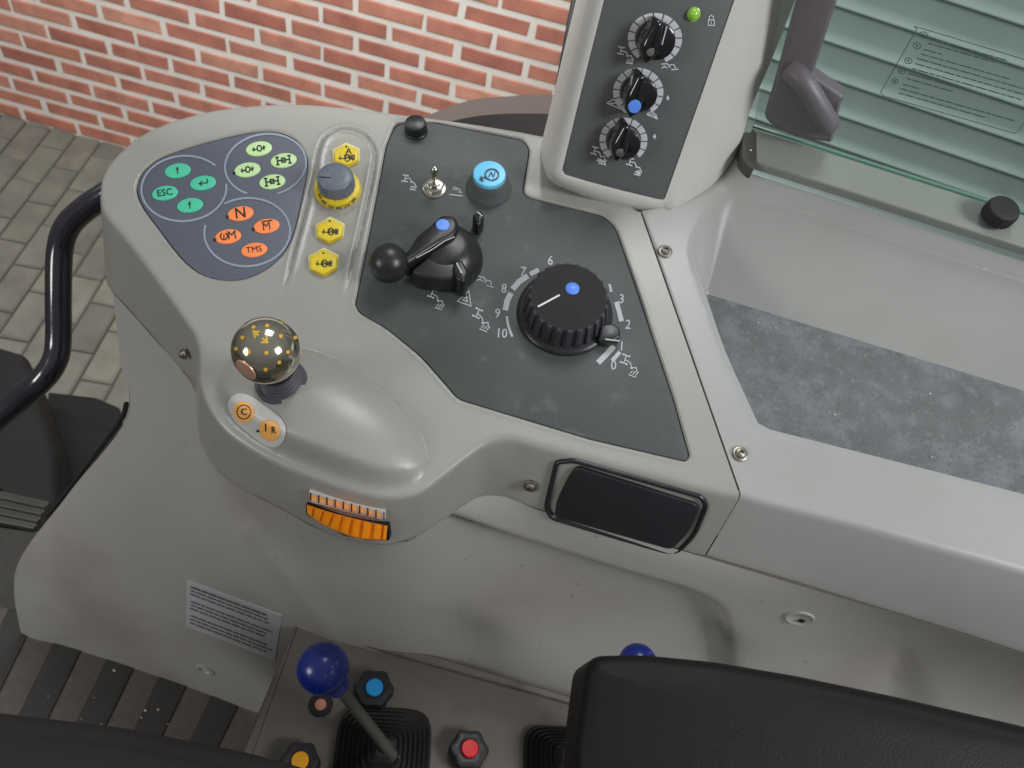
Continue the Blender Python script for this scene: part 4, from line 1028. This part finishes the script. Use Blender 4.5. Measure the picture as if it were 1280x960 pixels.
# match outer to inner by parameter: build as panel-edge ring -> lip -> outer ring -> back
def resn(P, n):
    P = np.array(P, float); s = np.concatenate([[0], np.cumsum(np.linalg.norm(np.diff(P, axis=0), axis=1))]); t = np.linspace(0, s[-1], n)
    return np.stack([np.interp(t, s, P[:, 0]), np.interp(t, s, P[:, 1])], 1)
inL = resn([(775, -80), (755, 0), (728, 108), (703, 211)], 30); inB = resn([(703, 213), (705, 218), (735, 227), (780, 239), (826, 250), (829, 250)], 20); inR = resn([(831, 249), (850, 195), (880, 110), (918, 0), (946, -80)], 30)
oL = resn([(762, -80), (740, 0), (712, 112), (686, 214)], 30); oB = resn([(687, 222), (695, 230), (735, 246), (780, 259), (815, 268), (836, 270)], 20); oR = resn(crom([(842, 270), (856, 264), (878, 243), (908, 211), (925, 178), (938, 135), (965, 72), (995, -5), (1025, -80)], 4), 30)
inP = np.concatenate([inL, inB, inR]); oP = np.concatenate([oL, oB, oR]); n = len(inP)
ow = np.concatenate([np.full(30, -.004), np.full(20, -.005), np.interp(np.linspace(0, 1, 30), [0, .25, 1], [-.006, -.020, -.028])])
rows = []
for i in range(n):
    a = np.array((*PP.uv(*inP[i], -.001), -.003)); a1 = np.array((*PP.uv(*inP[i], 0), 0.0)); c = np.array((*PP.uv(*oP[i], ow[i]), ow[i]))
    col = [a, a1]; mid = a1 + (c - a1) * .12; mid[2] += .0009; col.append(mid)
    for t in (.3, .5, .7, .85): 
        q = a1 + (c - a1) * t; q[2] += .002 * math.sin(math.pi * t) * (1 if i < 50 else 2.2); col.append(q)
    e = c.copy(); col.append(e - np.array((0, 0, 0))); dirn = (c - a1); dirn[2] = 0; dirn /= np.linalg.norm(dirn) + 1e-9
    col.append(c + dirn * .0015 + np.array((0, 0, -.0025))); 
    for dz in (.006, .016, .028, .042): col.append(c + dirn * .0018 + np.array((0, 0, -dz)))
    rows.append(col)
m_ = len(rows[0]); mb = MB()
mb.add([PP.at(*k) for r_ in rows for k in r_], [(i * m_ + j, (i + 1) * m_ + j, (i + 1) * m_ + j + 1, i * m_ + j + 1) for i in range(n - 1) for j in range(m_ - 1)])
build('shell', weld(mb), M['pale'], pu, smooth=60)
mb = MB(); slab(mb, PP, pan_px, -.006, -.0006, .0004)
T = lambda x, y: PP.p(x, y, -.0003)
def segring(cx, cy, rx, ry, rot, gap0, gap1, nseg):
    span = 360 - (gap1 - gap0); st = span / nseg
    for k in range(nseg):
        a0 = gap1 + k * st + 1.6; a1 = gap1 + (k + 1) * st - 1.6
        o_ = arc(cx, cy, rx, ry, a0, a1, 5, rot); i_ = arc(cx, cy, rx * .74, ry * .74, a0, a1, 5, rot); q = o_ + i_[::-1]
        mb.add([T(*p) for p in q], [tuple(range(len(q)))], 1)
segring(*pz(475, 178), 34, 32, 0, 68, 128, 13); segring(*pz(398, 425), 31.5, 30.2, 0, 58, 118, 13); segring(*pz(330, 648), 30, 28.5, 0, 50, 128, 12)
for k_, x, y, s_, a_ in (('link', 345, 250, 10, -10), ('plough', 543, 300, 10, 5), ('leaf', 290, 482, 10, -10), ('leaf', 462, 532, 7, -10), ('link', 222, 714, 10, -15), ('plough', 230, 742, 6, -15), ('link', 385, 765, 10, -15), ('drop', 534, 452, 3, 0), ('drop', 473, 630, 3, 0), ('drop', 398, 797, 3, 0)):
    icon(mb, T, k_, *pz(x, y), s_, a_, 1, 1.4)
icon(mb, T, 'lock', *pz(735, 92), 7.5, 0, 1, 1.2)
ppan = build('control_panel', mb, [M['ppanel'], M['ring_ink']], pu, label='grey panel with three white segmented rings and a padlock symbol')
def pknob(zx, zy, tipx, tipy, dotm, line, r0=80):
    cx, cy = pz(zx, zy); tx, ty = pz(tipx, tipy); r_ = r0 / 3.692
    mb = MB(); lathe(mb, frame(PP, cx, cy, -.001), [(PP.m(cx, cy, r_), 0), (PP.m(cx, cy, r_), .002), (PP.m(cx, cy, r_ * .97), .009), (PP.m(cx, cy, r_ * .9), .0112), (PP.m(cx, cy, r_ * .75), .0118), (0, .0119)], 40)
    k = build('rotary_knob', mb, M['gloss'], pu)
    # wing grip: teardrop through the dot
    d = np.array((tx - cx, ty - cy)); l = np.linalg.norm(d); d = d / l; nrm = np.array((-d[1], d[0])); c0 = np.array((cx, cy))
    pts = [c0 - d * r_ * .95 - nrm * r_ * .18, c0 - d * r_ * .3 - nrm * r_ * .36, c0 + d * r_ * .45 - nrm * r_ * .50, c0 + d * (l - 3) - nrm * r_ * .42, c0 + d * (l + r_ * .42), c0 + d * (l - 3) + nrm * r_ * .42, c0 + d * r_ * .45 + nrm * r_ * .50, c0 - d * r_ * .3 + nrm * r_ * .36, c0 - d * r_ * .95 + nrm * r_ * .18]
    mb = MB(); slab(mb, PP, crom([tuple(p) for p in pts], 5, True), .001, .0165, .0028, seg=4)
    T3 = lambda x, y: PP.p(x, y, .0122)
    if line: stroke(mb, T3, [pz(*line[0]), pz(*line[1])], 1.5, 1)
    build('grip', mb, [M['gloss'], M['ring_ink']], k)
    dx, dy = (c0 + d * l * .74)
    mb = MB(); rd = PP.m(dx, dy, 8.0 if dotm == 'blue' else 5.0); lathe(mb, frame(PP, dx, dy, .016), [(rd, 0), (rd, .0006), (rd * .9, .001), (0, .0011)], 24); build('dot', mb, M[dotm], k)
pknob(474, 178, 447, 262, 'chrome', ((530, 122), (508, 205)), 84)
pknob(398, 422, 374, 515, 'blue', ((370, 352), (358, 432)), 78)
pknob(328, 648, 306, 722, 'chrome', None, 72)
mb = MB(); x, y = pz(652, 65); lathe(mb, frame(PP, x, y, -.001), [(PP.m(x, y, 8.5), 0), (PP.m(x, y, 8.5), .0012), (PP.m(x, y, 7.5), .0014)], 24); sphere(mb, PP.p(x, y, .0002), PP.m(x, y, 7.6), seg=24, rings=14); build('indicator_lamp', mb, M['led'], pu)
# pillar seal and trim left of the unit
st = thing('window_post', 'thin dark rubber seal strip beside the pale control unit', 'seal', CP.p(690, 168))
mb = MB(); ps = [W(Vector(((x - CX) / F, (y - CY) / F, 1)) * z_) for x, y, z_ in ((731, -60, .60), (717, 10, .60), (703, 85, .61), (688, 166, .62), (682, 200, .63))]
tube(mb, [Vector(p) for p in crom(ps, 4)], .0030, 12); build('seal', mb, M['seal'], st)
mb = MB(); ps2 = [W(Vector(((x - CX) / F, (y - CY) / F, 1)) * z_) for x, y, z_ in ((738, -60, .61), (725, 10, .61), (711, 85, .62), (697, 170, .63), (690, 210, .64))]
tube(mb, [Vector(p) for p in crom(ps2, 4)], .0055, 12); build('trim', mb, M['boot'], st)
# =================================================================== WINDOW SIDE
A_ = CP.p(946, 160, SW); B_ = CP.p(1280, 267, SW); GL = plane3(A_, B_, A_ + Vector((0, 0, .3)))
win = thing('side_window', 'green tinted cab window pane with printed notice, above the tray', 'window', A_)
mb = MB(); slab(mb, GL, [(941, 158), (1460, 325), (1460, -90), (1004, -90), (975, 20), (955, 90)], -.004, 0, .0005, 0)
build('pane', mb, M['glass'], win, smooth=0)
mb = MB(); tube(mb, [GL.p(941, 157.5, .001), GL.p(1280, 266, .001), GL.p(1460, 323, .001)], .0012, 8); build('pane_edge', mb, M['glass_edge'], win)
T = lambda x, y: GL.p(x, y, .0009); mb = MB()
def gz(x, y): return (1080 + x / 6, 20 + y / 6)
stroke(mb, T, [gz(*p) for p in crom([(400, 92), (440, 95), (1200, 325), (1420, 395)], 3)], 1.0); stroke(mb, T, [gz(400, 92), gz(125, 570), gz(150, 600), gz(1130, 880), gz(1160, 860), gz(1330, 600)], 1.0)
for (x, y, rr) in ((447, 142, 30), (397, 222, 28), (333, 335, 28), (283, 413, 26), (232, 487, 24)): stroke(mb, T, [gz(*p) for p in ell(x, y, rr, rr * .75, 15, 14)], 1.1, 0, True); disc(mb, T, *gz(x, y), 1.6, 1.2)
lines = [(505, 172, 1070), (485, 205, 970), (450, 250, 580), (430, 285, 1090), (400, 318, 1190), (385, 357, 1200), (365, 395, 1180), (335, 432, 1040), (320, 468, 660), (295, 512, 420), (280, 545, 1135), (262, 577, 910)]
for (x, y, xe) in lines:
    while x < xe:
        l = random.uniform(25, 90); x2 = min(x + l, xe); stroke(mb, T, [gz(x, y), gz(x2, y + (x2 - x) * .285)], 1.5); y += (x2 - x + 14) * .285; x = x2 + 14
build('notice', mb, M['glass_ink'], win, smooth=0)
# sill below the pane
sill = thing('window_sill', 'grey green painted sill strip under the window, with a small round knob', 'sill', CP.p(1100, 240, SW))
mb = MB(); slab(mb, CP, [(941, 160), (1280, 268), (1460, 325), (1460, 366), (1280, 309), (1119, 257), (945, 202)], SW - .004, SW + .0035, .0016, seg=4)
build('strip', mb, M['sill'], sill, smooth=40)
mb = MB(); slab(mb, CP, roundpoly([(928, 165), (946, 165), (946, 204), (942, 212), (934, 206), (927, 196)], 2, 2), SW - .006, SW + .0042, .0008); sphere(mb, CP.p(938, 188, SW + .0045), .0012, 1, 12, 8); build('end_bracket', mb, [M['alu'], M['chrome']], sill)
uvc = CP.uv(1238, 278, SW); fr = (CP.at(*uvc, SW + .003), CP.Uw, CP.Vw, CP.Nw)
kk = CP.m(1240, 268, 18.5); mb = MB()
lathe(mb, fr, [(kk * .55, 0), (kk * .55, .002), (kk * .5, .003)], 24, mi=1)
lathe(mb, fr, [(kk * .8, .0025), (kk, .004), (kk, .0115), (kk * .93, .0132), (kk * .8, .0138), (0, .014)], 96, mod=lambda a, j: 1 + (.035 * math.cos(a * 24) if j in (1, 2) else 0))
build('knob', mb, [M['rubber'], M['chrome']], sill)
# latch
lt = thing('window_latch', 'mauve grey plastic window latch hanging in front of the green glass', 'latch', GL.p(1000, 170, .01))
def tz(x, y): return (800 + x / 2.667, y / 2.667)
mb = MB(); slab(mb, GL, roundpoly([tz(560, -180), (1058, -60), tz(655, 10), tz(575, 250), tz(680, 322), tz(668, 352), tz(640, 480), tz(520, 462), tz(430, 415), tz(412, 390), tz(440, 300), tz(520, 0)], [0, 0, 3, 5, 4, 4, 4, 8, 6, 5, 6, 6], 4), .002, .014, .003)
build('plate', mb, M['latch'], lt)
mb = MB(); gr = [GL.p(*tz(512, 235), .016), GL.p(*tz(560, 330), .022), GL.p(*tz(615, 420), .016)]
tube(mb, [Vector(p) for p in crom([GL.p(*tz(500, 232), .012), GL.p(*tz(540, 270), .018), GL.p(*tz(590, 350), .018), GL.p(*tz(635, 425), .013)], 6)], [.004] + [.0075] * 17 + [.006], 16)
build('grip', mb, M['latch'], lt)
# green shutter beyond
sh_p = plane3(A_, B_, A_ + Vector((0, 0, .3)))
SH = Plane(sh_p.n, sh_p.d + 1.1)
sh = thing('green_shutter', 'green corrugated slatted cover seen through the tinted window', 'shutter', SH.p(1150, 250))
hd = (B_ - A_); hd.z = 0; hd.normalize(); hn = Wd(-SH.n)
p0 = SH.p(1000, 330); zA = SH.p(1060, 100).z; zB = SH.p(1060, 143).z; stp = zA - zB; print('slat', stp)
zref = SH.p(1060, 62).z
left = SH.p(900, 100); right = SH.p(1420, 100); o_ = left; Ln = (right - left).dot(hd)
zmin = SH.p(1280, 420).z; zmax = SH.p(1000, -120).z
k0 = int((zmin - zref) / stp) - 1; k1 = int((zmax - zref) / stp) + 1
def slat_mesh():
    prof = [(-.010, 0), (.0, 0.015), (.002, .05), (0, .09), (-.006, .14), (-.007, .35), (-.008, .65), (-.009, .9), (-.010, 1.0)]
    V = []; Fc = []
    L0 = 0.0; L1 = Ln + .6
    for x in (L0, L1):
        for (d_, t) in prof: V.append(hd * x + hn * d_ + Vector((0, 0, stp * t)))
    m_ = len(prof)
    for j in range(m_ - 1): Fc.append((j, j + 1, m_ + j + 1, m_ + j))
    me = bpy.data.meshes.new('slat'); me.from_pydata(V, [], Fc); me.materials.append(M['shutter'])
    me.polygons.foreach_set('use_smooth', [True] * len(me.polygons)); me.update(); return me
slm = slat_mesh()
for k in range(k0, k1):
    o = bpy.data.objects.new('slat', slm); COL.objects.link(o); o.parent = sh
    o.location = Vector((left.x, left.y, zref + k * stp)) - Vector(sh.location) + hd * 0.02
# =================================================================== OUTSIDE: fender, handrail, shadow box, steps
fe = thing('rear_fender', 'dull brown curved wheel fender outside, low behind the console', 'fender', W(Vector((0, -.3, .95)) * 1.15))
def cz(x, y, z_): return W(Vector(((x - CX) / F, (y - CY) / F, 1)) * z_)
def ribbon(mb, top, bot, mi=0, n=8):
    a = crom(top, n); b2 = crom(bot, n); k = len(a)
    mb.add([Vector(p) for p in a] + [Vector(p) for p in b2], [(i, i + 1, k + i + 1, k + i) for i in range(k - 1)], mi)
t1 = [cz(530, 146, 1.15), cz(585, 126, 1.17), cz(640, 120, 1.18), cz(700, 119, 1.19), cz(780, 128, 1.2)]
t2 = [cz(530, 160, 1.05), cz(590, 146, 1.06), cz(640, 142, 1.07), cz(700, 143, 1.08), cz(780, 150, 1.09)]
t3 = [cz(530, 190, 1.07), cz(590, 185, 1.08), cz(640, 185, 1.09), cz(700, 190, 1.10), cz(780, 195, 1.11)]
t0 = [cz(530, 150, 1.3), cz(585, 130, 1.32), cz(640, 124, 1.33), cz(700, 123, 1.34), cz(780, 132, 1.35)]
mb = MB(); ribbon(mb, t0, t1); ribbon(mb, t1, t2); build('top_skin', weld(mb), M['fender'], fe, smooth=60)
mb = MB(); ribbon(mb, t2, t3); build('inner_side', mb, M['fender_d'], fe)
hr = thing('handrail', 'bent glossy black grab rail left of the console', 'handrail', cz(73, 400, .9))
mb = MB(); tube(mb, [Vector(p) for p in crom([cz(190, 205, .86), cz(140, 238, .87), cz(110, 258, .88), cz(86, 281, .89), cz(75, 312, .90), (cz(73, 370, .91)), cz(73, 425, .92), cz(68, 452, .92), cz(50, 477, .92), cz(15, 507, .93), cz(-50, 560, .94)], 7)], .0138, 20)
build('tube', mb, M['tube'], hr)
tk = thing('step_shadow_box', 'box and steps painted near-black for the shadow below the grab rail', 'box', cz(60, 560, 1.5))  # dark box fills the shadowed area; the shade is in its colour
def TK(z): return HZ(z)
mb = MB(); slab(mb, HZ(.75), roundpoly([(-160, 430), (-20, 425), (32, 440), (45, 480), (70, 560), (75, 700), (-160, 700)], 8, 3), .1 - .75, 0, .02); build('shadow_box', mb, M['deep'], tk)
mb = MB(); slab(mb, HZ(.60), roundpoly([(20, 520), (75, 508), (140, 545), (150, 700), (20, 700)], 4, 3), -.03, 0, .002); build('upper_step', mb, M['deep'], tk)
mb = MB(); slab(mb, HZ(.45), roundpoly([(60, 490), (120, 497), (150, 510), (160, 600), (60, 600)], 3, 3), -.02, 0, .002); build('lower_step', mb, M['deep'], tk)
tr = thing('door_tread', 'ribbed aluminium tread at the door edge, lower left corner', 'step', FLOOR.p(20, 640))
mb = MB(); slab(mb, FLOOR, [(-120, 586), (62, 627), (42, 663), (-120, 630)], -.03, .002, .001); build('plate', mb, M['alu'], tr)
for k in range(4):
    t = .12 + k * .25; a0 = np.array((-120, 586)) * (1 - t) + np.array((-120, 630)) * t; b0 = np.array((60, 627)) * (1 - t) + np.array((41, 662)) * t; t2_ = t + .11
    a1 = np.array((-120, 586)) * (1 - t2_) + np.array((-120, 630)) * t2_; b1 = np.array((60, 627)) * (1 - t2_) + np.array((41, 662)) * t2_
    mb = MB(); slab(mb, FLOOR, [tuple(a0), tuple(b0), tuple(b1), tuple(a1)], .0, .006, .0015); build('rib', mb, M['alu'], tr)
# =================================================================== FLOOR
fl = thing('floor', None, None, FLOOR.p(100, 850)); fl['kind'] = 'structure'
mb = MB(); slab(mb, FLOOR, [(-150, 637), (42, 665), (120, 640), (420, 760), (900, 900), (900, 1300), (-300, 1300), (-300, 800)], -.03, 0, .001, 0); build('floor_plate', mb, M['floor'], fl)
dirv = np.array((-92, 190.0)); st_ = np.array((66, 806.0)); along = np.array((66.0, 22.0))
for k in range(-2, 6):
    a0 = st_ + along * k; 
    q = [tuple(a0 - dirv * .12), tuple(a0 + np.array((33, 11)) - dirv * .12), tuple(a0 + np.array((33, 11)) + dirv * 1.0), tuple(a0 + dirv * 1.0)]
    mb = MB(); slab(mb, FLOOR, q, .0, .003, .001); build('mat_rib', mb, M['rib'], fl, label=None)
    q = [tuple(np.array(p) + np.array((33, 11))) for p in q]
    mb = MB(); slab(mb, FLOOR, q, .0, .0012, .0005); build('mat_strip', mb, M['rib_l'], fl)
mb = MB()
for x, y, s_ in ((143, 838, 3), (182, 888, 3), (198, 887, 2.5), (177, 897, 2), (118, 872, 1.2), (127, 905, 1.5), (102, 898, 1.2), (160, 860, 1), (88, 850, 1), (60, 870, 1.3), (210, 905, 1.3)):
    c_ = FLOOR.p(x, y, .004); sphere(mb, c_, FLOOR.m(x, y, s_) * .6, 0, 7, 5, sc=(1.2, .8, .7))
ob = build('crumbs', mb, M['crumb'], None); tag(ob, 'pale crumbs of dirt scattered on the ribbed floor mat', 'debris', kind='stuff')
# =================================================================== VALVE BOX
vb = thing('valve_box', 'dusty grey brown lever box with round knobs below the console', 'control box', BOX.p(500, 900, -.1))
mb = MB(); slab(mb, BOX, roundpoly([(372, 771), (430, 785), (760, 884), (900, 930), (900, 1200), (220, 1200), (300, 945)], 3, 3), -.25, 0, .003)
build('top', mb, M['box'], vb)
mb = MB(); slab(mb, BOX, [(425, 798), (436, 787), (700, 866), (760, 884), (758, 892), (690, 872)], .0, .006, .002); build('rear_ridge', mb, M['box'], vb)
def bknob(x, y, m_, rp=24, rc=10.5):
    r_ = BOX.m(x, y, rp) * .96; uvc = BOX.uv(x, y + 8); fr = (BOX.at(*uvc, 0), BOX.Uw, BOX.Vw, BOX.Nw); mb = MB()
    lathe(mb, fr, [(r_ * .8, 0), (r_ * 1.0, .003), (r_ * 1.0, .012), (r_ * .9, .015), (r_ * .6, .016), (r_ * .5, .0155)], 72, mod=lambda a, j: 1 + (.07 * math.cos(a * 6) if 0 < j < 4 else 0))
    k = build('valve_knob', mb, M['knobblack'], vb)
    mb = MB(); rc_ = BOX.m(x, y, rc) ; lathe(mb, fr, [(rc_, .014), (rc_, .0172), (rc_ * .9, .018), (0, .0182)], 28); build('cap', mb, M[m_], k)
bknob(467, 859, 'cyan2'); bknob(584, 934, 'red'); bknob(376, 949, 'amber')
mb = MB(); lathe(mb, frame(BOX, 401, 881, 0), [(BOX.m(401, 881, 15), .0), (BOX.m(401, 881, 14), .0012), (BOX.m(401, 881, 8), .0014), (BOX.m(401, 881, 7), .0006), (0, .0006)], 30, mis=[0, 0, 0, 1, 1]); build('plug', mb, [M['fender_d'], M['brick']], vb)
def bellows(x, y, rp, label, k=7):
    th = thing('gear_boot', label, 'boot', BOX.p(x, y, 0), 'rubber bellows on the lever box')
    mb = MB(); r_ = BOX.m(x, y, rp); fr = frame(BOX, x, y, 0); prof = [(r_, 0), (r_, .003)]
    for i in range(k):
        rr = r_ * (1 - .11 * (i + .3)); prof += [(rr, .004 + i * .004), (rr * .98, .0065 + i * .004), (rr * .90, .0045 + i * .004)]
    prof += [(r_ * .16, .03 + .004)]
    lathe(mb, fr, prof, 48, mod=lambda a, j: 1 / (abs(math.cos(a)) ** 5 + abs(math.sin(a)) ** 5) ** .2 * .93, rot=.2)
    build('bellows', mb, M['rubber'], th); return th
bt = bellows(478, 948, 64, 'black rubber bellows at the foot of the tall blue ball lever')
bellows(700, 958, 50, 'black rubber bellows beside the dark armrest corner')
bl_ = thing('spool_lever', 'tall lever with large blue ball and grey rod, rising from the lever box', 'lever', BOX.p(495, 950, .02), 'blue ball levers of the lever box')
tip = cz(404, 835, .545); foot = BOX.p(497, 952, .02)
mb = MB(); ax = (tip - foot); tube(mb, [foot, foot.lerp(tip, .5), foot.lerp(tip, .8), tip], [.0045, .0043, .0042, .004], 18); build('rod', mb, M['alu'], bl_)
mb = MB(); sphere(mb, tip, .545 * 32.5 / F, seg=40, rings=24); lathe(mb, (tip - ax.normalized() * .024, ax.cross(Vector((0, 0, 1))).normalized(), ax.cross(ax.cross(Vector((0, 0, 1)))).normalized(), ax.normalized()), [(.0065, 0), (.008, .001), (.010, .010)], 24); build('ball', mb, M['blue_ball'], bl_)
b2_ = thing('spool_lever', 'blue ball lever mostly hidden behind the dark armrest', 'lever', BOX.p(790, 930, .02), 'blue ball levers of the lever box')
t2p = cz(797, 829, .52); f2 = BOX.p(790, 960, .02)
mb = MB(); tube(mb, [f2, t2p], .0052, 14); build('rod', mb, M['alu'], b2_); mb = MB(); sphere(mb, t2p, .52 * 22 / F * 1.1, seg=32, rings=20); build('ball', mb, M['blue_ball'], b2_)
# =================================================================== ARMREST AND SEAT
AR = Plane(CP.n, .36)
am = thing('armrest', 'dark vinyl covered armrest in the lower right foreground', 'armrest', AR.p(1000, 960, -.06))
mb = MB(); slab(mb, AR, roundpoly([(736, 818), (810, 817), (900, 826), (1000, 843), (1120, 868), (1280, 905), (1400, 935), (1400, 1080), (722, 1080), (722, 930)], [22, 10, 10, 10, 10, 10, 0, 0, 10, 20], 6), -.05, 0, .007, seg=6, inner_ring=.002)
build('pad', mb, M['arm'], am, smooth=60)
SE = HZ(1.55)
se = thing('driver_seat', 'dark fabric seat cushion edge in the lower left foreground', 'seat', SE.p(100, 1000, -.1))
mb = MB(); slab(mb, SE, roundpoly([(-300, 870), (0, 886), (150, 904), (310, 936), (390, 958), (440, 1010), (440, 1500), (-500, 1500)], [0, 10, 10, 10, 10, 20, 0, 0], 5), -.12, 0, .012, seg=5, inner_ring=.004)
build('cushion', mb, M['fabric'], se, smooth=60)
